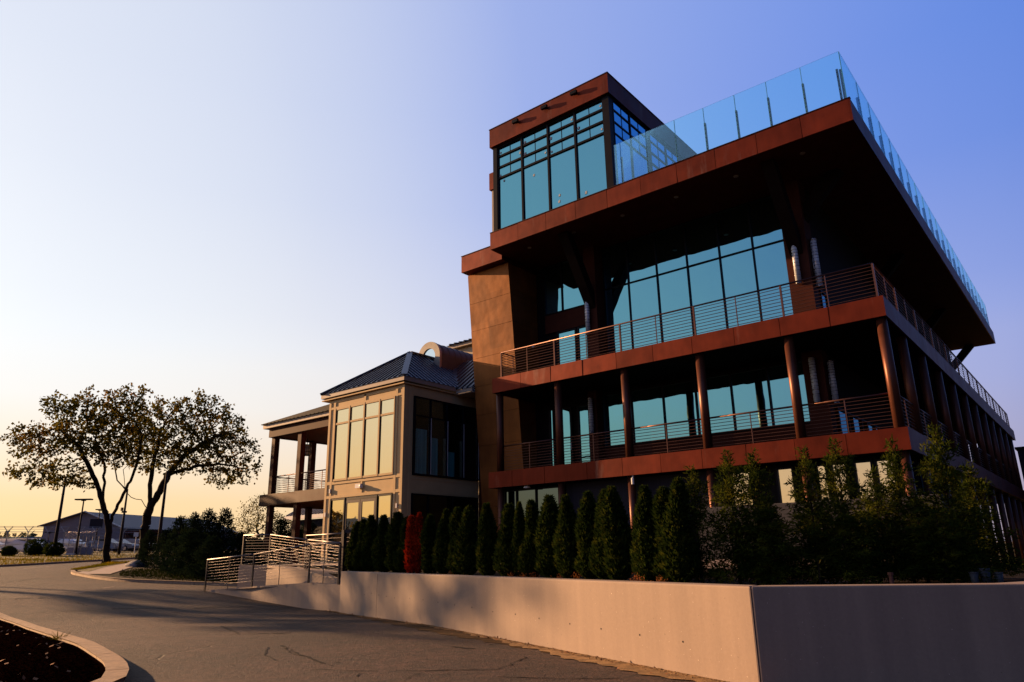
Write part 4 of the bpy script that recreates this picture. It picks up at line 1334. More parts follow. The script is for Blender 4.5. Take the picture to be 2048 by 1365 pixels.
# concrete planter wall and things to the right of the building
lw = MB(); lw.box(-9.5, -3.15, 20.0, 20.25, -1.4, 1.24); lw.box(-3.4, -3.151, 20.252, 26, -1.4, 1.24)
tag(lw.build('planter_wall', 'shaded_concrete', bevel=.015), 'grey concrete planter wall half hidden behind the tall conifers', 'wall')
db = thing('storage_building', (0, 56, -1.4), 'dark slate coloured building block at the right edge of the photo', 'building')
MB().box(-4.0, 6.0, 54.9, 64.0, -1.4, 5.85).build('wall', 'slate_block', db)
MB().box(-4.1, 6.1, 54.8, 64.1, 5.852, 5.98).build('roof', 'black_metal', db)
wb = thing('barrier', (-3, 42, -1), 'white slatted barrier beyond the corner column at the right edge', 'barrier')
MB().box(-3.55, 2.0, 41.0, 41.25, -.68, -.18).build('panel', 'white_paint', wb)
for x in (-3.3, -1.6, .1, 1.8):
    MB().box(x - .06, x + .06, 41.05, 41.2, -1.45, -.682).build('post', 'dark_post', wb)
pp = thing('pipe', (-2.1, 9.33, -.44), 'short rusty standpipe rising just behind the right end of the concrete wall', 'pipe')
# seen above the wall top near the corner
MB().tube((-2.10, 9.29, -.6), (-2.10, 9.29, -.285), .024, 10).build('pipe', 'rust_post', pp)
MB().tube((-2.10, 9.29, -.284), (-2.10, 9.29, -.255), .032, 10).build('cap', 'rust_post', pp)
for i, (x, y, s) in enumerate(((-1.45, 10.45, .95), (-1.35, 10.55, 1.15), (-1.22, 10.6, .9))):
    p = thing('bucket', (x, y, -.46), ['small grey bucket at the left of the three behind the wall', 'largest grey bucket, in the middle of the three behind the wall', 'grey bucket nearest the right edge behind the wall'][i], 'bucket', 'grey buckets behind the concrete wall')
    MB().tube((x, y, -.46), (x, y, -.46 + .18 * s), .04 * s, 14, .052 * s).build('body', 'pot_grey', p, smooth=True)
    MB().tube((x, y, -.46 + .17 * s), (x, y, -.46 + .19 * s), .056 * s, 14).build('rim', 'pot_grey', p)

# ================================================================== PLANTS
def arb_meshes(name, seed, H, R, n, leaf, L=.075, W=.028):
    """foliage of a narrow arborvitae, origin at the foot: a thin-cored column of upright sprays"""
    rn = random.Random(seed)
    mb = MB()
    lob = [(rn.uniform(0, 6.28), rn.uniform(.15, .95), rn.uniform(.55, 1.3)) for _ in range(12)]
    def rad_at(t, a):
        base = (min(1, t / .12) ** .6) * (1 - max(0, (t - .38) / .62) ** 1.7)
        w = 1
        for la, lt, lw in lob:
            d = math.cos(a - la) * .5 + .5
            w += (lw - 1) * .9 * d * math.exp(-((t - lt) / .16) ** 2)
        return R * max(.03, base) * w
    for k in range(n):
        t = rn.random() ** .85
        a = rn.uniform(0, 6.283)
        rr = rad_at(t, a) * (rn.random() ** .28)
        p = Vector((rr * math.cos(a), rr * math.sin(a), H * (.03 + .97 * t)))
        out = Vector((math.cos(a), math.sin(a), 0))
        d = (out * rn.uniform(.2, .9) + Vector((0, 0, rn.uniform(.5, 1.2))) + rv(rn) * .35)
        leafq(mb, p, d, rv(rn), L * rn.uniform(.6, 1.3), W * rn.uniform(.7, 1.4))
    return mb
def core_mesh(H, R):
    mb = MB(); n = 9; lv = 7
    vs = []
    for k in range(lv):
        t = k / (lv - 1)
        rr = R * .55 * (min(1, t / .12) ** .6) * (1 - max(0, (t - .38) / .62) ** 1.7) + .005
        vs += [(rr * math.cos(6.283 * i / n), rr * math.sin(6.283 * i / n), H * (.04 + .9 * t)) for i in range(n)]
    fs = [(k * n + i, k * n + (i + 1) % n, (k + 1) * n + (i + 1) % n, (k + 1) * n + i) for k in range(lv - 1) for i in range(n)]
    return mb.add(vs, fs)
def arb_proto(seed, H, R, n, leaf, coremat):
    rt = thing('arborvitae', (0, 0, 0), 'x', 'shrub')
    fo = arb_meshes('foliage', seed, H, R, n, leaf)
    c = core_mesh(H, R)
    fo.add(c.v, c.f, 1)
    fo.build('foliage', [leaf, coremat], rt)
    MB().tube((0, 0, -.05), (0, 0, H * .5), .025, 7, .012).build('trunk', 'bark', rt)
    return rt
protos = [arb_proto(s, 1.33, .20, 4200, 'arb_leaf', 'arb_leaf') for s in (11, 12, 13, 14)]
# x, y, top z, label
hedge = [(-18.02, 14.42, 1.02, 'small round topped arborvitae at the ramp gate post, leftmost of the hedge'),
 (-17.25, 14.12, 1.04, 'arborvitae in front of the glass doors, second from the gate post'),
 (-16.36, 13.71, 1.11, 'arborvitae in front of the glass doors, third from the gate post'),
 (-15.31, 13.29, 1.05, 'arborvitae under the right sidelight of the doors, fourth from the gate post'),
 (-14.32, 12.90, 1.07, 'arborvitae under the beige corner of the pavilion, next but one left of the red shrub'),
 (-13.75, 12.66, .92, 'short arborvitae directly left of the red shrub'),
 (-12.40, 12.13, .90, 'short arborvitae directly right of the red shrub'),
 (-11.71, 11.85, .97, 'arborvitae second to the right of the red shrub'),
 (-11.00, 11.56, .96, 'arborvitae with a browned patch on its side, third to the right of the red shrub'),
 (-10.55, 11.40, .97, 'arborvitae fourth to the right of the red shrub'),
 (-9.64, 11.02, .95, 'arborvitae fifth to the right of the red shrub, under the left end of the balcony'),
 (-8.86, 10.71, .89, 'arborvitae sixth to the right of the red shrub'),
 (-8.50, 10.58, .90, 'slim arborvitae seventh to the right of the red shrub, squeezed between two others'),
 (-8.15, 10.43, .90, 'arborvitae eighth to the right of the red shrub'),
 (-7.52, 10.17, .94, 'arborvitae ninth to the right of the red shrub, just left of a ground column'),
 (-6.90, 9.92, .89, 'arborvitae tenth to the right of the red shrub, just right of a ground column'),
 (-6.46, 9.76, .91, 'arborvitae eleventh to the right of the red shrub'),
 (-6.08, 9.60, .90, 'arborvitae twelfth to the right of the red shrub'),
 (-5.76, 9.48, .92, 'broad arborvitae thirteenth to the right of the red shrub, under the white flood light'),
 (-5.10, 9.21, .87, 'arborvitae second to the left of the tall feathery conifers'),
 (-4.78, 9.10, .82, 'arborvitae directly left of the tall feathery conifers, lower of the last two'),
 (-4.54, 8.99, .92, 'arborvitae touching the first tall feathery conifer, taller of the last two')]
for i, (x, y, zt_, lab) in enumerate(hedge):
    H = zt_ + .44
    s = H / 1.33
    w = rnd.uniform(1.1, 1.4) * (1.15 if i < 6 else 1.0)
    if 'slim' in lab: w = .75
    if 'broad' in lab: w = 1.25
    if i < 4: o = protos[i]; o['label'] = lab; o['group'] = 'arborvitae hedge along the retaining wall'; o.location = (x, y, -.44); o.scale = (w, w, s); o.rotation_euler = (0, 0, i * 1.3)
    else: o = copy_tree(protos[i % 4], (x, y, -.44), rz=i * 2.1, sc=(w, w, s), label=lab, group='arborvitae hedge along the retaining wall')
    o.rotation_euler = (rnd.uniform(-.05, .05), rnd.uniform(-.05, .05), i * 2.1)
    o.scale = (w * rnd.uniform(.9, 1.12), w * rnd.uniform(.9, 1.12), s)
# the red one
rs = thing('red_shrub', (-13.12, 12.30, -.44), 'bright red autumn shrub standing in the green hedge', 'shrub')
mb = MB()
for dx, h, seed in ((-.10, 1.36, 31), (.10, 1.42, 32)):
    m2 = arb_meshes('f', seed, h, .14, 1300, 'red_leaf', .085, .035)
    mb.add([(x + dx * .776 - 13.12, y + dx * .63 + 12.30, z - .44) for x, y, z in m2.v], m2.f)
mb.build('foliage', 'red_leaf', rs)
MB().tube((-13.12, 12.30, -.5), (-13.12, 12.30, .5), .02, 6).build('trunk', 'bark', rs)
# withered foot growth on the wall side of some arborvitae
mb = MB()
for (x, y) in ((-11.05, 11.42), (-8.6, 10.42), (-8.2, 10.28), (-7.9, 10.2), (-7.1, 9.85), (-6.6, 9.62), (-5.25, 9.05), (-5.15, 9.0), (-4.8, 8.92)):
    for k in range(120):
        a = rnd.uniform(0, 6.28); rr = abs(rnd.gauss(0, .07))
        p = Vector((x + rr * math.cos(a), y + rr * math.sin(a), -.42 + abs(rnd.gauss(0, .06))))
        leafq(mb, p, rv(rnd) + Vector((0, 0, .3)), rv(rnd), rnd.uniform(.02, .05), rnd.uniform(.01, .02))
tag(mb.build('withered_growth', 'brown_leaf'), 'brown withered growth low on the ground along the hedge', 'dead growth', kind='stuff')

# tall feathery conifers to the right
def cedar_proto(seed, H, R, n):
    rn = random.Random(seed)
    mb = MB(); st = MB()
    st.tube((0, 0, -.05), (0, 0, H * .96), .022, 7, .004)
    lean = rn.uniform(0, 6.28)
    nb = 58
    per = n // nb
    for k in range(nb):
        t = (k + rn.random()) / nb
        z = H * (.02 + .97 * t)
        a = k * 2.4 + rn.uniform(-.5, .5)
        reach = R * (1 - t) ** .62 * rn.uniform(.55, 1.2) + .035
        if t > .84: reach = (1 - t) * .45 * R * 1.6 + .03
        out = Vector((math.cos(a), math.sin(a), 0))
        up0 = rn.uniform(.5, 1.0)
        P = []
        for j in range(7):
            q = j / 6
            P.append(Vector((0, 0, z)) + out * (reach * q) + Vector((0, 0, reach * (up0 * q - .55 * q * q * (1 - t * .6)))))
        for p, q in zip(P, P[1:]):
            st.tube(p, q, .005, 4, .003, cap=False)
        cnt = max(8, int(per * (reach / (R * .7))))
        for j in range(cnt):
            q = rn.random() ** .7 * 6
            i = min(5, int(q)); p = P[i].lerp(P[i + 1], q - i)
            p = p + rv(rn) * (.05 + .03 * (1 - t))
            d = (P[i + 1] - P[i]).normalized() * .5 + rv(rn) * .75 + Vector((0, 0, -.15 if t < .7 else .35))
            leafq(mb, p, d, rv(rn), rn.uniform(.04, .10), rn.uniform(.012, .024))
    rt = thing('feathery_conifer', (0, 0, 0), 'x', 'conifer')
    mb.build('foliage', 'cedar_leaf', rt)
    st.build('trunk', 'bark', rt)
    return rt
cp = [cedar_proto(s, 1.75, .36, 5600) for s in (41, 42, 43)]
cedars = [(-4.36, 9.22, 1.10, 1.0, 'feathery conifer nearest the green hedge, leftmost of the tall row'),
 (-4.05, 9.72, 1.34, 1.0, 'feathery conifer second from the hedge, tip crossing the lower balcony edge'),
 (-3.66, 9.62, 1.28, 1.0, 'feathery conifer third from the hedge, in front of a ground floor column'),
 (-3.10, 10.05, 1.32, .95, 'feathery conifer fourth from the hedge, in the middle of the tall row'),
 (-2.78, 10.35, 1.43, 1.0, 'feathery conifer fifth from the hedge with a high yellow tipped leader'),
 (-2.46, 10.80, 1.05, 1.0, 'lower feathery conifer between the fifth and seventh of the tall row'),
 (-2.22, 11.05, 1.46, .9, 'feathery conifer in front of the building corner column, seventh of the tall row'),
 (-1.70, 11.30, 1.60, 1.05, 'tallest feathery conifer, second from the right end of the row'),
 (-1.48, 11.95, 1.12, 1.1, 'feathery conifer at the right end of the row beside the rusty post'),
 (-2.00, 10.75, .70, 1.1, 'low bushy conifer filling the gap before the right end of the row'),
 (-3.45, 9.45, .65, 1.0, 'low bushy conifer close to the corner of the concrete wall'),
 (-2.70, 9.90, .55, 1.1, 'low bushy conifer in the dark middle of the row'),
 (-1.75, 10.55, .45, 1.15, 'lowest bushy conifer, in front of the tallest one'),
 (-3.25, 10.45, .62, 1.3, 'bushy conifer in the second rank, behind the fourth of the tall row'),
 (-2.65, 11.1, .66, 1.35, 'bushy conifer in the second rank, behind the lower conifer of the tall row'),
 (-2.1, 11.9, .68, 1.35, 'bushy conifer in the second rank, left of the tallest conifer'),
 (-3.85, 10.3, .62, 1.3, 'bushy conifer in the second rank, behind the second and third of the tall row'),
 (-1.75, 12.7, .65, 1.3, 'bushy conifer in the second rank, nearest the rusty columns')]
for i, (x, y, zt_, w, lab) in enumerate(cedars):
    s = (zt_ + .44) / 1.75
    g_ = 'tall feathery conifers behind the corner of the concrete wall'
    if i < 3: o = cp[i]; o['label'] = lab; o['group'] = g_; o.location = (x, y, -.44); o.scale = (w, w, s); o.rotation_euler = (0, 0, i * .9)
    else: copy_tree(cp[i % 3], (x, y, -.44), rz=i * 1.7, sc=(w, w, s), label=lab, group=g_)
sp = thing('seedling', (-2.83, 9.12, -.44), 'single small yellow green seedling behind the concrete wall right of its corner', 'plant')
mb = MB(); mb.tube((-2.83, 9.12, -.44), (-2.82, 9.12, -.12), .006, 5); mb.build('stem', 'bark', sp)
mb = MB()
for k in range(46):
    p = Vector((-2.825 + rnd.uniform(-.07, .07), 9.12 + rnd.uniform(-.07, .07), rnd.uniform(-.32, -.08)))
    leafq(mb, p, rv(rnd) + Vector((0, 0, .3)), rv(rnd), rnd.uniform(.03, .07), .016)
mb.build('foliage', 'light_leaf', sp)

# dark conical conifers by the path and under the terrace
def fir_proto(seed, H, R, n):
    rn = random.Random(seed); mb = MB(); st = MB()
    st.tube((0, 0, -.1), (0, 0, H), .07, 7, .01)
    nb = 70
    for k in range(nb):
        t = (k + rn.random()) / nb
        z = H * (.02 + .96 * t); a = k * 2.4 + rn.uniform(-.4, .4)
        reach = R * (1 - t) ** .75 * rn.uniform(.65, 1.2) + .05
        out = Vector((math.cos(a), math.sin(a), 0))
        e = Vector((0, 0, z)) + out * reach + Vector((0, 0, reach * rn.uniform(.2, .6)))
        st.tube((0, 0, z), e, .012, 4, .005, cap=False)
        for j in range(int(n / nb * (.35 + 1.3 * reach / R))):
            q = rn.random() ** .6
            p = Vector((0, 0, z)).lerp(e, q) + rv(rn) * .13
            d = out * .6 + rv(rn) * .7 + Vector((0, 0, .5))
            leafq(mb, p, d, rv(rn), rn.uniform(.09, .2), rn.uniform(.03, .06))
    rt = thing('conical_fir', (0, 0, 0), 'x', 'conifer')
    mb.build('foliage', 'fir_leaf', rt); st.build('trunk', 'bark', rt)
    return rt
fp = [fir_proto(s, 3.0, 1.0, 4200) for s in (51, 52, 53)]
firs = [(-44.6, 20.4, -.35, 2.1, .8, 'small dark conifer at the left end of the row, beside the path'),
 (-39.7, 19.1, -.65, 2.3, .9, 'dark conifer second from the left beside the path'),
 (-36.1, 18.0, -.75, 2.85, .95, 'dark conifer with a pale top, third from the left'),
 (-34.6, 17.9, -.81, 3.0, 1.0, 'tall dark conifer in front of the tree trunks'),
 (-36.1, 19.4, -.68, 3.15, 1.0, 'tall pointed dark conifer at the centre of the row'),
 (-35.4, 19.9, -.69, 3.2, 1.0, 'tallest dark conifer left of the light leaved tree'),
 (-31.8, 18.8, -.65, 1.9, 1.1, 'low dark conifer left of the ramp railing corner'),
 (-32.2, 19.8, -.68, 1.6, 1.1, 'lowest dark conifer behind the upper ramp railing'),
 (-30.95, 16.9, -.9, 1.9, 1.0, 'dark conifer nearest the kerb, left of the ramp railing'),
 (-33.2, 17.1, -.85, 2.2, 1.0, 'dark conifer at the kerb between two taller ones'),
 (-36.6, 24.0, -.3, 2.5, 1.2, 'dark conifer seen between the first two terrace columns'),
 (-37.1, 26.2, -.3, 2.4, 1.2, 'dark conifer seen right of the second terrace column'),
 (-35.9, 24.6, -.3, 1.9, 1.2, 'short dark conifer directly behind the second terrace column'),
 (-30.4, 18.6, -.7, 1.3, 1.0, 'stubby dark conifer right behind the upper ramp railing corner')]
for i, (x, y, z, H, w, lab) in enumerate(firs):
    g_ = 'dark conifers between the path and the terrace'
    if i < 3: o = fp[i]; o['label'] = lab; o['group'] = g_; o.location = (x, y, z); o.scale = (w, w, H / 3.0)
    else: copy_tree(fp[i % 3], (x, y, z), rz=i * 1.9, sc=(w, w, H / 3.0), label=lab, group=g_)
mb = MB()
for k in range(5200):
    x, y = rnd.uniform(-41, -27.5), rnd.uniform(15.3, 19)
    lo = np.interp(x, [-41, -39, -36, -32, -28.9, -27.5], [18.2, 16.6, 15.3, 15.2, 16.0, 16.4])
    if y < lo: continue
    p = Vector((x, y, gz(x, y) + .10 + abs(rnd.gauss(0, .06))))
    leafq(mb, p, rv(rnd) + Vector((0, 0, .5)), rv(rnd), rnd.uniform(.05, .13), rnd.uniform(.03, .06))
tag(mb.build('ground_cover', 'cover_leaf'), 'low dark ground cover behind the kerb beside the path', 'ground cover', kind='stuff')
mb = MB()
pth = [Vector(p) for p in lawn_edge]
for k in range(9000):
    i = rnd.randrange(12, len(pth) - 6)
    p = pth[i].lerp(pth[i + 1], rnd.random()); d = (pth[i + 1] - pth[i]).normalized()
    p = p + Vector((-d.y, d.x)) * (.2 + 26 * rnd.random() ** 1.4)
    p3 = Vector((p.x, p.y, gz(p.x, p.y)))
    leafq(mb, p3, Vector((rnd.uniform(-.5, .5), rnd.uniform(-.5, .5), 1)), rv(rnd), rnd.uniform(.08, .22), rnd.uniform(.02, .05))
for k in range(2600):
    t = rnd.random(); a = Vector((-43.4, 16.1)).lerp(Vector((-52.6, 22.6)), t); p = a + Vector((.55, .8)) * rnd.uniform(-.5, .5) * (.4 + t)
    leafq(mb, Vector((p.x, p.y, gz(p.x, p.y) + .12)), Vector((rnd.uniform(-.5, .5), rnd.uniform(-.5, .5), 1)), rv(rnd), rnd.uniform(.05, .14), rnd.uniform(.015, .03))
tag(mb.build('grass', 'grass_blade'), 'yellow green grass on the far lawn and round the tree foot', 'grass', kind='stuff')
bo = thing('boulder', (-45.4, 20.2, -.3), 'grey boulder half hidden behind the small conifer by the path', 'rock')
bm = bmesh.new(); bmesh.ops.create_icosphere(bm, subdivisions=3, radius=.55)
for v in bm.verts:
    k = 1 + .16 * math.sin(v.co.x * 5 + 1) * math.cos(v.co.y * 4) + .1 * math.sin(v.co.z * 7)
    v.co = Vector((v.co.x * 1.25 * k, v.co.y * k, v.co.z * .7 * k))
me = bpy.data.meshes.new('stone'); bm.to_mesh(me); bm.free(); me.materials.append(M['boulder'])
so = bpy.data.objects.new('stone', me); COL.objects.link(so); so.parent = bo

# ------------------------------------------------------------------ broadleaf trees grown by space colonisation
def grow_tree(name, loc, limbs, blobs, seed, trunk_r, label, leafmat, natt=900, step=.38, nleaf=9, lsize=.17, kill=.62, cat='tree', thin=1.0):
    rs_ = np.random.RandomState(seed)
    att = []
    tot = sum(b[3] ** 3 * b[4] for b in blobs)
    for (bx_, by_, bz_, br_, sq) in blobs:
        m = int(natt * br_ ** 3 * sq / tot) + 6
        d = rs_.normal(size=(m, 3)); d /= np.linalg.norm(d, axis=1)[:, None]
        rad_ = br_ * rs_.rand(m) ** (1 / 2.4)
        att.append(np.array([bx_, by_, bz_]) + d * rad_[:, None] * np.array([1, 1, sq]))
    att = np.vstack(att)
    nodes, par = [], []
    idx = {}
    for L in limbs:
        prev = None
        for a, b in zip(L, L[1:]):
            a, b = np.array(a, float), np.array(b, float)
            key = tuple(np.round(a, 3))
            if prev is None:
                if key not in idx:
                    idx[key] = len(nodes); nodes.append(a); par.append(-1)
                prev = idx[key]
            k = max(1, int(np.linalg.norm(b - a) / step))
            for j in range(1, k + 1):
                p = a + (b - a) * j / k
                if j < k: p = p + rs_.normal(size=3) * .05
                kk = tuple(np.round(p, 3))
                if j == k and kk in idx: prev = idx[kk]; continue
                nodes.append(p); par.append(prev); prev = len(nodes) - 1
                if j == k: idx[kk] = prev
    ntrunk = len(nodes)
    nodes = list(nodes)
    alive = np.ones(len(att), bool)
    for it in range(70):
        if alive.sum() < 5: break
        N = np.array(nodes)
        A = att[alive]
        d = np.linalg.norm(A[:, None, :] - N[None], axis=2)
        near = d.argmin(1); dm_ = d[np.arange(len(A)), near]
        new = {}
        for i, (q, dd) in enumerate(zip(near, dm_)):
            if dd < 4.5: new.setdefault(q, []).append((A[i] - N[q]) / max(dd, 1e-6))
        added = 0
        for q, ds in new.items():
            v = np.sum(ds, axis=0) + rs_.normal(size=3) * .25 + np.array([0, 0, .12])
            nv = np.linalg.norm(v)
            if nv < 1e-6: continue
            p = N[q] + v / nv * step
            nodes.append(p); par.append(int(q)); added += 1
        N = np.array(nodes)
        d = np.linalg.norm(att[:, None, :] - N[None, -max(1, added):], axis=2).min(1)
        alive &= ~(d < kill)
        if not added: break
    n = len(nodes)
    ch = [0] * n; r_ = [0.0] * n
    tips = set(range(n)) - set(p for p in par if p >= 0)
    w = [0.0] * n
    order = list(range(n - 1, -1, -1))
    for i in order:
        if w[i] == 0: w[i] = 1.0
        if par[i] >= 0: w[par[i]] += w[i]
    wmax = max(w)
    r_ = [max(.010, trunk_r * (x / wmax) ** .56) for x in w]
    tb = MB()
    for i in range(n):
        if par[i] >= 0:
            q = par[i]
            rq = min(r_[q], r_[i] * 1.6)
            tb.tube(nodes[q], nodes[i], rq, 9 if r_[i] > .08 else (6 if r_[i] > .03 else 4), r_[i], cap=False)
    rn = random.Random(seed)
    base = limbs[0][0]
    for k in range(6):  # root flare
        a = k * 1.05
        tb.tube((base[0] + math.cos(a) * trunk_r * 1.5, base[1] + math.sin(a) * trunk_r * 1.5, base[2] - .12), (base[0] + math.cos(a) * trunk_r * .45, base[1] + math.sin(a) * trunk_r * .45, base[2] + .55), trunk_r * .35, 6, trunk_r * .4)
    rt = thing(name, loc, label, cat)
    tb.build('trunk', 'bark', rt, smooth=True)
    lb = MB()
    for i in range(ntrunk, n):
        if w[i] > 7: continue
        if rn.random() > thin: continue
        c = Vector(nodes[i])
        m = int(nleaf * rn.uniform(.5, 1.4))
        for j in range(m):
            p = c + rv(rn) * rn.random() * .42
            d = rv(rn) + Vector((0, 0, -.25))
            leafq(lb, p, d, rv(rn), lsize * rn.uniform(.6, 1.3), lsize * rn.uniform(.45, .9))
    lb.build('crown', leafmat, rt)
    return rt
T1 = [[(-52.95, 21.58, -.15), (-52.64, 21.34, 1.13), (-52.32, 21.13, 2.35), (-52.33, 20.6, 3.7), (-51.93, 20.36, 5.14), (-51.77, 19.94, 6.59), (-51.89, 19.34, 7.88)],
      [(-52.33, 20.6, 3.7), (-52.7, 20.2, 5.0), (-52.67, 18.7, 7.4), (-53.51, 17.63, 8.6)],
      [(-52.32, 21.13, 2.35), (-51.58, 21.22, 3.69), (-50.94, 21.36, 4.64), (-49.99, 21.46, 6.39), (-49.37, 21.29, 8.15)],
      [(-50.94, 21.36, 4.64), (-51.4, 20.8, 5.6), (-51.6, 20.4, 7.0)]]
B1 = [(-51.44, 19.34, 8.84, 2.9, .85), (-54.55, 17.28, 7.62, 2.2, .8), (-54.49, 18.2, 5.55, 2.1, .45), (-49.43, 20.36, 10.3, 1.4, 1), (-53.32, 17.17, 10.1, 1.2, .8), (-55.6, 16.3, 8.2, 1.3, .7), (-50.6, 20.4, 7.86, 2.2, .9), (-56.3, 16.6, 5.9, 1.2, .5), (-50.9, 20.3, 9.9, 1.5, .8)]
grow_tree('maple_tree', (-52.95, 21.58, -.15), T1, B1, 5, .21, 'large maple with a forked trunk on the grass verge by the kerb', 'maple_leaf', natt=2600, nleaf=10, lsize=.23, thin=.9, step=.32, kill=.42)
T2 = [[(-61.46, 27.69, .3), (-61.1, 27.55, 1.6), (-60.82, 27.47, 2.86), (-60.44, 27.36, 3.95), (-60.05, 27.05, 5.57), (-59.5, 26.75, 7.51), (-58.56, 26.62, 9.83)],
      [(-60.44, 27.36, 3.95), (-59.66, 27.52, 5.18), (-58.72, 27.69, 6.71), (-57.51, 28.16, 8.05), (-56.21, 28.85, 9.0), (-54.81, 29.7, 9.75)],
      [(-60.44, 27.36, 3.95), (-60.74, 26.78, 4.81), (-61.36, 26.2, 5.02), (-61.58, 25.72, 5.8), (-61.6, 25.4, 7.2)],
      [(-58.72, 27.69, 6.71), (-57.0, 28.9, 7.3), (-55.5, 30.1, 7.5)]]
B2 = [(-58.09, 26.71, 10.4, 3.0, .85), (-55.12, 29.45, 9.75, 2.9, .95), (-55.0, 30.65, 6.9, 1.9, .8), (-55.51, 28.08, 12.2, 1.7, .7), (-53.6, 31.1, 8.6, 1.8, .9), (-57.23, 28.16, 8.63, 2.6, .8), (-59.42, 26.36, 8.68, 2.0, 1), (-53.9, 31.4, 6.9, 1.5, .8), (-56.4, 27.6, 11.6, 1.8, .8)]
grow_tree('maple_tree', (-61.46, 27.69, .3), T2, B2, 9, .33, 'broad maple with a thick dark trunk behind the conifers', 'maple_leaf', natt=2800, nleaf=10, lsize=.25, thin=.9, step=.36, kill=.48)
lt = [[(-44.78, 27.67, -.2), (-44.7, 27.6, .8), (-44.5, 27.4, 1.8), (-44.2, 27.2, 3.0)], [(-44.5, 27.4, 1.8), (-43.4, 28.2, 2.7)]]
grow_tree('ornamental_tree', (-44.78, 27.67, -.2), lt, [(-44.3, 27.3, 3.0, 1.35, .85), (-43.3, 28.2, 2.3, 1.1, .7), (-45.0, 26.8, 2.2, 1.0, .7)], 21, .07, 'small airy yellow leaved tree left of the terrace', 'light_leaf', natt=700, step=.2, kill=.28, nleaf=6, lsize=.12)
pt = [[(-31.4, 23.6, -.3), (-31.2, 23.4, 1.5), (-31.0, 23.1, 3.3), (-30.6, 22.9, 4.2)], [(-31.0, 23.1, 3.3), (-30.2, 23.1, 3.6)]]
grow_tree('pine_tree', (-33.4, 29.0, -.3), [[(x - 4.4, y + 5.4, z) for x, y, z in L] for L in pt], [(-35.2, 28.5, 4.2, .8, .9), (-34.9, 28.6, 3.6, .9, .5), (-35.0, 28.5, 5.0, .5, .8)], 23, .06, 'dark pine top showing through the terrace railing', 'fir_leaf', natt=300, step=.2, kill=.28, nleaf=14, lsize=.18)

# out of frame at left: a tree added only for its shade; oak and house mirrored in the door glass
grow_tree('added_shade_tree', (-80, 0.6, .6), [[(-80, .6, .4), (-80, .6, 6.0), (-80, .5, 12.0), (-80, .4, 17.0)], [(-80, .6, 6.0), (-79.6, 2.2, 12.5)], [(-80, .5, 12.0), (-80.2, -1.6, 15.5)]],
          [(-80, .4, 15.6, 3.4, 1.0), (-79.8, 2.6, 13.8, 2.4, .9), (-80.2, -2.2, 16.6, 2.4, .9)], 31, .3, 'unseen tall tree added beyond the left edge to shade the road and wall', 'maple_leaf', natt=900, nleaf=12, lsize=.34, step=.5, kill=.7, thin=.9)
grow_tree('oak_tree', (-66, -9, .3), [[(-66, -9, .0), (-66, -9, 1.6), (-65.6, -9.2, 3.4)], [(-66, -9, 1.6), (-67, -8, 3.2)]], [(-66, -9, 3.6, 2.0, .8), (-67.2, -7.8, 3.2, 1.5, .8), (-64.8, -10.0, 3.0, 1.4, .8)], 33, .24, 'rounded oak left of the view that stands in the door glass', 'maple_leaf', natt=700, nleaf=14, lsize=.3, step=.42, kill=.6)
hs = thing('house', (-75, -22, .5), 'brick house left of the view that stands in the door glass', 'building')
MB().box(-80, -71, -27, -16, -.3, 3.1).build('wall', 'rust_post', hs)
mb = MB(); mb.add([(-80.4, -27.4, 3.1), (-70.6, -27.4, 3.1), (-70.6, -15.6, 3.1), (-80.4, -15.6, 3.1), (-75.5, -27.4, 4.9), (-75.5, -15.6, 4.9)], [(0, 1, 4), (1, 2, 5, 4), (2, 3, 5), (3, 0, 4, 5), (3, 2, 1, 0)]); mb.build('roof', 'hangar_roof', hs)
mb = MB()
for y in (-25, -21.5, -18):
    mb.box(-70.99, -70.95, y - .5, y + .5, 1.0, 2.4)
mb.build('windows', 'car_glass', hs)


# ================================================================== BACKGROUND TO THE LEFT
# grey hangar: front gable, roof running back to the right
hg = thing('hangar', (-111, 42, 1.3), 'large pale grey metal hangar with a low gable behind the fence', 'building')
A_ = Vector((-116.0, 38.3, 5.05)); Pk = Vector((-110.9, 41.76, 6.75)); C_ = Vector((-106.8, 45.0, 4.6)); D_ = Vector((-13.0, 27.0, 0)) * .9
mb = MB()
z0 = 1.0
fr_ = [Vector((A_.x, A_.y, z0)), Vector((C_.x, C_.y, z0)), C_, Pk, A_]
mb.add(fr_ + [p + D_ for p in fr_], [(0, 1, 2, 3, 4), (9, 8, 7, 6, 5), (0, 5, 6, 1), (1, 6, 7, 2), (4, 9, 5, 0)])
mb.build('wall', 'hangar_wall', hg)
fd_ = (C_ - A_); fd_.z = 0; fd_.normalize()
ov = D_.normalized() * -.5
def lift(p, k=.06): return Vector((p.x, p.y, p.z + k))
mb = MB()
Ae = A_ + (A_ - Pk).normalized() * .5; Ce = C_ + (C_ - Pk).normalized() * .4
mb.sheet(lift(Ae + ov), lift(Pk + ov), lift(Pk + D_), lift(Ae + D_), .05)
mb.sheet(lift(Pk + ov), lift(Ce + ov), lift(Ce + D_), lift(Pk + D_), .05)
hr_ = mb.build('roof', 'hangar_roof', hg)
mb = MB(); mb.beam(lift(Pk + ov, .12), lift(Ce + ov, .12), .16, .14); mb.build('verge_trim', 'white_paint', hr_)
mb = MB(); mb.beam(lift(Ae + ov, .02), lift(Pk + ov, .06), .12, .14); mb.build('verge_trim', 'hangar_roof', hr_)
mb = MB()
q = C_ + D_ * .05 + fd_ * .05
for t in (.02, .98):
    mb.box(q.x - .15, q.x + .15, q.y - .15, q.y + .15, 1.0, 4.2)
w0, w1 = C_ + fd_ * .1, C_ + D_ * .55 + fd_ * .1
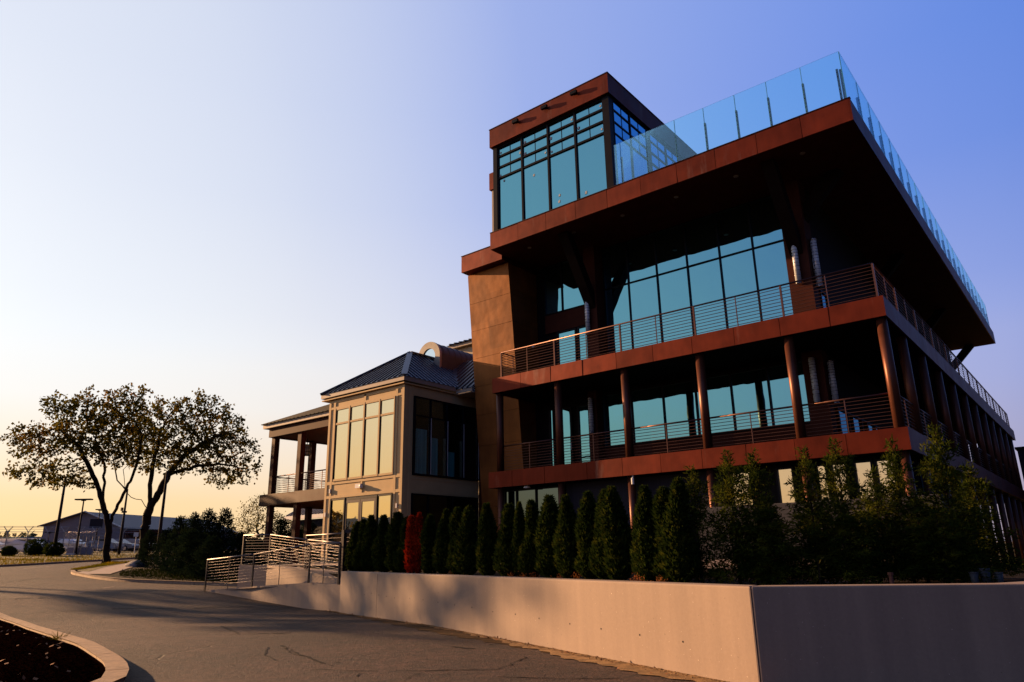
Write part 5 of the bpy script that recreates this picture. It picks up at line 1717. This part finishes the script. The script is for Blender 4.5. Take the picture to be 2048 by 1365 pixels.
mb.beam((w0.x + 2, w0.y + 1.2, 3.95), (w1.x + 2, w1.y + 1.2, 3.95), 4.2, .35)
mb.build('canopy', 'brown_wall', hg)
mb = MB()
for t in (0, .33, .66, 1):
    p = w0.lerp(w1, t); mb.box(p.x + 3.6, p.x + 3.9, p.y + 2.2, p.y + 2.5, 1.0, 3.8)
mb.beam((w0.x + .3, w0.y + .3, 2.3), (w1.x + .3, w1.y + .3, 2.3), .1, 2.6)
mb.build('porch', 'rust_post', hg)
# long low building with a blue roof, and a pale domed tent
wh = thing('warehouse', (-131, 40, 1.8), 'long low warehouse with a thin blue roof at the far left', 'building')
d = Vector((3.64, 3.06, 0)).normalized(); n_ = Vector((-d.y, d.x, 0)); c0 = Vector((-134, 36, 0)); 
def rect(c, a0, a1, b0, b1): return [tuple((c + d * a + n_ * b).xy) for a, b in ((a0, b0), (a1, b0), (a1, b1), (a0, b1))]
MB().prism(rect(c0, -14, 8.5, 0, 9), 1.5, 3.3).build('wall', 'cream', wh)
MB().prism(rect(c0, -14.3, 8.8, -.3, 9.3), 3.302, 3.9).build('roof', 'teal_roof', wh)
tn = thing('storage_tent', (-107, 33, 1.3), 'pale rounded storage tent left of the hangar', 'tent')
c1 = Vector((-109.5, 30.4, 0)); mb = MB(); m_ = 10
for s_ in (-5.5, 4.6):
    mb.v += [tuple((c1 + d * s_ + n_ * (3.2 + 3.2 * math.cos(math.pi * i / m_))) + Vector((0, 0, .9 + 2.25 * math.sin(math.pi * i / m_)))) for i in range(m_ + 1)]
mb.f += [(i, i + 1, m_ + 2 + i, m_ + 1 + i) for i in range(m_)] + [tuple(range(m_ + 1)), tuple(range(2 * m_ + 1, m_, -1))]
mb.mi += [0] * (m_ + 2)
mb.build('cover', 'tent_fabric', tn)
mb = MB()
for a in (-4.2, -1.0, 4.0):
    p = c1 + d * a - n_ * .4; mb.box(p.x - .12, p.x + .12, p.y - .12, p.y + .12, .9, 2.6)
mb.build('stack', 'dark_post', tn)
# far tree line, reads as one mass
mb = MB()
for k in range(2600):
    t = rnd.random(); p = Vector((-190, 40)).lerp(Vector((-150, 110)), t)
    h = 2.4 + 1.5 * abs(math.sin(t * 23)) + 1.0 * abs(math.sin(t * 61))
    q = Vector((p.x + rnd.uniform(-3, 3), p.y + rnd.uniform(-3, 3), 1.6 + h * rnd.random()))
    leafq(mb, q, rv(rnd), rv(rnd), rnd.uniform(.7, 1.6), rnd.uniform(.6, 1.2))
tag(mb.build('tree_line', 'fir_leaf'), 'far dark tree line along the horizon behind the hangar', 'trees', kind='stuff')

# street lamps and poles
def lamp_pole(x, y, zb, zt_, rr, label, head=None, sign=None, box=None):
    p = thing('street_lamp' if head else 'utility_pole', (x, y, zb), label, 'lamp post' if head else 'pole')
    mb = MB(); mb.tube((x, y, zb - .3), (x, y, zt_), rr, 10, rr * .6); mb.build('pole', 'pole_metal', p, smooth=True)
    a = Vector((.776, .631, 0))
    if head:
        mb = MB(); mb.beam(Vector((x, y, zt_ + .03)) - a * head, Vector((x, y, zt_ + .03)) + a * head, .45, .12)
        mb.beam(Vector((x, y, zt_ - .05)) - a * .2, Vector((x, y, zt_ - .05)) + a * .2, .12, .12)
        mb.build('lamp_head', 'pole_metal', p)
    if sign:
        z, w_, h_ = sign
        mb = MB(); mb.beam(Vector((x, y - .2, z)) - a * w_, Vector((x, y - .2, z)) + a * w_, .12, h_); mb.build('sign_box', 'slate_block', p)
    if box:
        mb = MB(); c = Vector((x, y, box)) - a * .22; mb.beam(c, c + a * .4, .2, .16); mb.beam(c - a * .05 + Vector((0, 0, .1)), c - a * .05 + Vector((0, 0, .4)), .18, .18); mb.build('flood_light', 'pole_metal', p)
lamp_pole(-71.47, 24.7, .5, 7.4, .15, 'thick brown pole rising into the left maple crown behind the round bushes', head=None)
lamp_pole(-74.44, 27.56, .6, 5.65, .10, 'lamp post with a wide flat head right of the thick pole', head=.75)
lamp_pole(-94.1, 36.8, 1.1, 6.05, .09, 'distant lamp post carrying a dark box left of the forked maple trunk', head=.45, sign=(4.46, .75, 1.05))
lamp_pole(-71.67, 30.19, .7, 6.6, .13, 'dark pole with a small flood light between the two maples', box=4.5)
lamp_pole(-51.96, 24.46, -.3, 6.2, .13, 'tall dark pole right of the broad maple trunk', head=None)
lamp_pole(-100.5, 33.9, 1.2, 3.6, .06, 'tiny far lamp post above the storage tent', head=.5)

# barbed wire fence
fn = thing('fence', (-79.5, 27, .7), 'tall wire mesh fence with Y shaped barbed wire arms', 'fence')
fpts = [(-83.3, 20.9), (-82.2, 22.4), (-81.16, 23.85), (-79.85, 25.14), (-79.4, 26.65), (-80.3, 28.43), (-79.4, 29.5), (-80.2, 31.25)]
fpts = [(-84.4, 19.4)] + fpts + [(-81.5, 34.5), (-83.0, 37.5)]
ft, arm = 2.05, .5
heads = []
for (x, y) in fpts:
    z = gz(x, y)
    mb = MB(); mb.tube((x, y, z - .2), (x, y, z + ft), .05, 8)
    a = Vector((.776, .631, 0))
    e1 = Vector((x, y, z + ft)) - a * .42 + Vector((0, 0, arm)); e2 = Vector((x, y, z + ft)) + a * .42 + Vector((0, 0, arm))
    mb.beam((x, y, z + ft - .02), e1, .05, .05); mb.beam((x, y, z + ft - .02), e2, .05, .05)
    mb.build('post', 'galvanised', fn)
    heads.append((Vector((x, y, z + ft)), e1, e2, Vector((x, y, z))))
mb = MB()
for A0, A1 in zip(heads, heads[1:]):
    for k in (0.45, .75, 1.0):
        for j in (1, 2):
            mb.tube(A0[0].lerp(A0[j], k), A1[0].lerp(A1[j], k), .010, 4, cap=False)
    mb.tube(A0[0], A1[0], .022, 5, cap=False)
mb.build('barbed_wire', 'galvanised', fn)
mb = MB()
for A0, A1 in zip(heads, heads[1:]):
    b0, b1 = A0[3], A1[3]; L = (b1 - b0).length; nseg = int(L / .22)
    for k in range(-9, nseg):
        for s_ in (1, -1):
            t0, t1 = k / nseg, (k + 9) / nseg
            za, zb_ = (0, ft) if s_ == 1 else (ft, 0)
            c0_, c1_ = max(0, t0), min(1, t1)
            f0, f1 = (c0_ - t0) / (t1 - t0), (c1_ - t0) / (t1 - t0)
            p = b0.lerp(b1, c0_) + Vector((0, 0, za + (zb_ - za) * f0)); q = b0.lerp(b1, c1_) + Vector((0, 0, za + (zb_ - za) * f1))
            if (q - p).length > .05: mb.tube(p, q, .004, 3, cap=False)
mb.build('wire_mesh', 'galvanised', fn)
# glazed metal frame by the fence
cg = thing('shelter', (-74.5, 27.8, .6), 'thin metal frame shelter with pale panels on its lower half and wire on top', 'shelter')
L0, L1 = Vector((-75.4, 27.1, 0)), Vector((-73.5, 28.65, 0)); fw_ = Vector((-1.1, 1.35, 0))
mb = MB()
for t in (0, .28, .52, .76, 1):
    p = L0.lerp(L1, t); tp = p.lerp(L0.lerp(L1, .5), .06) + Vector((.05, .06, 0))
    mb.tube((p.x, p.y, .4), (tp.x, tp.y, 2.45), .035, 6)
    p2 = p + fw_; mb.tube((p2.x, p2.y, .4), (p2.x, p2.y, 2.45), .03, 6)
for z in (1.35, 1.9, 2.42):
    mb.tube((L0.x, L0.y, z), (L1.x, L1.y, z), .03, 6); mb.tube((L0.x + fw_.x, L0.y + fw_.y, z), (L1.x + fw_.x, L1.y + fw_.y, z), .03, 6)
mb.build('frame', 'galvanised', cg)
mb = MB()
for a, b_ in ((.03, .26), (.30, .50), (.54, .74), (.78, .97)):
    p, q = L0.lerp(L1, a), L0.lerp(L1, b_); mb.beam((p.x, p.y, 1.0), (q.x, q.y, 1.0), .03, .66)
mb.build('panel', 'tent_fabric', cg)
mb = MB()
for a, b_, z in ((.0, .18, 1.87), (.82, .97, 1.85)):
    p, q = L0.lerp(L1, a) - fw_ * .03, L0.lerp(L1, b_) - fw_ * .03; mb.beam((p.x, p.y, z), (q.x, q.y, z), .05, .12)
mb.build('sign_strip', 'white_paint', cg)
mb = MB(); prev = None
for k in range(150):
    t = k / 149; c = L0.lerp(L1, t) + Vector((0, 0, 2.62)); a = k * .75
    p = c + Vector((0, 0, math.sin(a) * .2)) + fw_.normalized() * math.cos(a) * .2
    if prev: mb.tube(prev, p, .012, 4, cap=False)
    prev = p
mb.build('wire_coil', 'galvanised', cg)
for i, (a, w_, lab) in enumerate(((-.9, .8, 'left white concrete block at the foot of the shelter'), (.3, .75, 'right white concrete block at the foot of the shelter'))):
    p = L0 + (L1 - L0).normalized() * a - fw_ * .25
    t_ = MB().beam((p.x, p.y, gz(p.x, p.y) + .07), (p.x + .776 * w_, p.y + .631 * w_, gz(p.x, p.y) + .07), .25, .14).build('kerb_block', 'white_paint')
    tag(t_, lab, 'block', 'white blocks at the shelter foot')
# rounded bushes
def bush(x, y, r_, label, seed):
    z = gz(x, y); rn = random.Random(seed); o = thing('round_bush', (x, y, z), label, 'bush', 'clipped bushes along the fence')
    mb = MB()
    for k in range(1500):
        d = rv(rn); rr = r_ * (.75 + .28 * rn.random()) * (1 + .06 * math.sin(d.x * 7 + d.z * 5))
        p = Vector((x, y, z + r_ * .82)) + Vector((d.x * rr * 1.08, d.y * rr * 1.08, d.z * rr * .9))
        if p.z < z: continue
        leafq(mb, p, d + rv(rn) * .8, rv(rn), .16, .09)
    c = core_mesh(r_ * 1.5, r_ * 1.3)
    mb.add([(a + x, b + y, e + z) for a, b, e in c.v], c.f)
    mb.build('foliage', 'arb_leaf', o)
    MB().tube((x, y, z - .1), (x, y, z + r_), .05, 6).build('trunk', 'bark', o)
bush(-75.2, 24.5, .82, 'larger of the two clipped round bushes, left of the thick pole', 61)
bush(-71.7, 24.75, .66, 'smaller clipped round bush at the foot of the thick pole', 62)
bush(-75.0, 22.4, .45, 'low ragged bush in front of the silver car', 63)

# parked cars
def car(x, y, rz, paint, label):
    z = gz(x, y)
    rt = thing('parked_car', (x, y, z), label, 'car', 'cars parked beyond the fence', rz)
    prof = [(-2.15, .35), (2.15, .35), (2.2, .62), (2.05, .80), (1.15, .92), (.45, 1.38), (-.95, 1.42), (-1.65, 1.0), (-2.15, .92), (-2.2, .6)]
    def extr(name, pr, w0, w1, mat, par):
        mb = MB(); n = len(pr)
        vs = []
        for s_ in (-1, 1):
            for (a, b) in pr:
                ww = w0 if b < .95 else w1
                vs.append((a, s_ * ww, b))
        mb.add(vs, [tuple(range(n)), tuple(range(2 * n - 1, n - 1, -1))] + [(i, n + i, n + (i + 1) % n, (i + 1) % n) for i in range(n)])
        me = bpy.data.meshes.new(name); me.from_pydata(mb.v, [], mb.f); me.materials.append(M[mat])
        o = bpy.data.objects.new(name, me); COL.objects.link(o); o.parent = par
        return o
    extr('body', prof, .88, .72, paint, rt)
    extr('window', [(1.02, .95), (.42, 1.33), (-.93, 1.37), (-1.5, 1.03), (-1.4, .96)], .80, .735, 'car_glass', rt)
    for wx_ in (-1.35, 1.35):
        for s_ in (-1, 1):
            mb = MB(); mb.tube((wx_, s_ * .74, .33), (wx_, s_ * .91, .33), .33, 18); mb.tube((wx_, s_ * .9, .33), (wx_, s_ * .92, .33), .2, 14, mi=1)
            me = bpy.data.meshes.new('wheel'); me.from_pydata(mb.v, [], mb.f); me.materials.append(M['tyre']); me.materials.append(M['chrome'])
            me.polygons.foreach_set('material_index', mb.mi)
            o = bpy.data.objects.new('wheel', me); COL.objects.link(o); o.parent = rt
az = math.atan2(.631, .776)
car(-82.9, 26.0, az + math.pi, 'car_silver', 'silver car parked beyond the fence left of the round bushes')
car(-86.5, 31.5, az, 'car_silver', 'grey car half hidden between the two round bushes')
car(-84.5, 33.5, az + math.pi, 'car_white', 'white car beyond the shelter left of the forked maple trunk')
car(-88.6, 37.0, az, 'car_white', 'white car seen right of the forked maple trunk')
car(-91.0, 40.2, az, 'car_white', 'pale car at the porch of the hangar')
car(-90.0, 24.3, az + math.pi, 'car_silver', 'dark glassed silver car at the far left edge')
sg = thing('bollard_sign', (-76.5, 40.2, .9), 'thin post with a small red and white sign in front of the hangar porch', 'sign')
p_ = Vector((-77.2, 34.0, 0)); zg = gz(p_.x, p_.y)
mb = MB(); mb.tube((p_.x, p_.y, zg - .2), (p_.x, p_.y, zg + 2.0), .04, 6); mb.build('post', 'white_paint', sg)
mb = MB(); mb.beam((p_.x - .18, p_.y - .2, zg + 1.8), (p_.x + .18, p_.y + .1, zg + 1.8), .03, .42); mb.build('sign_plate', 'white_paint', sg)
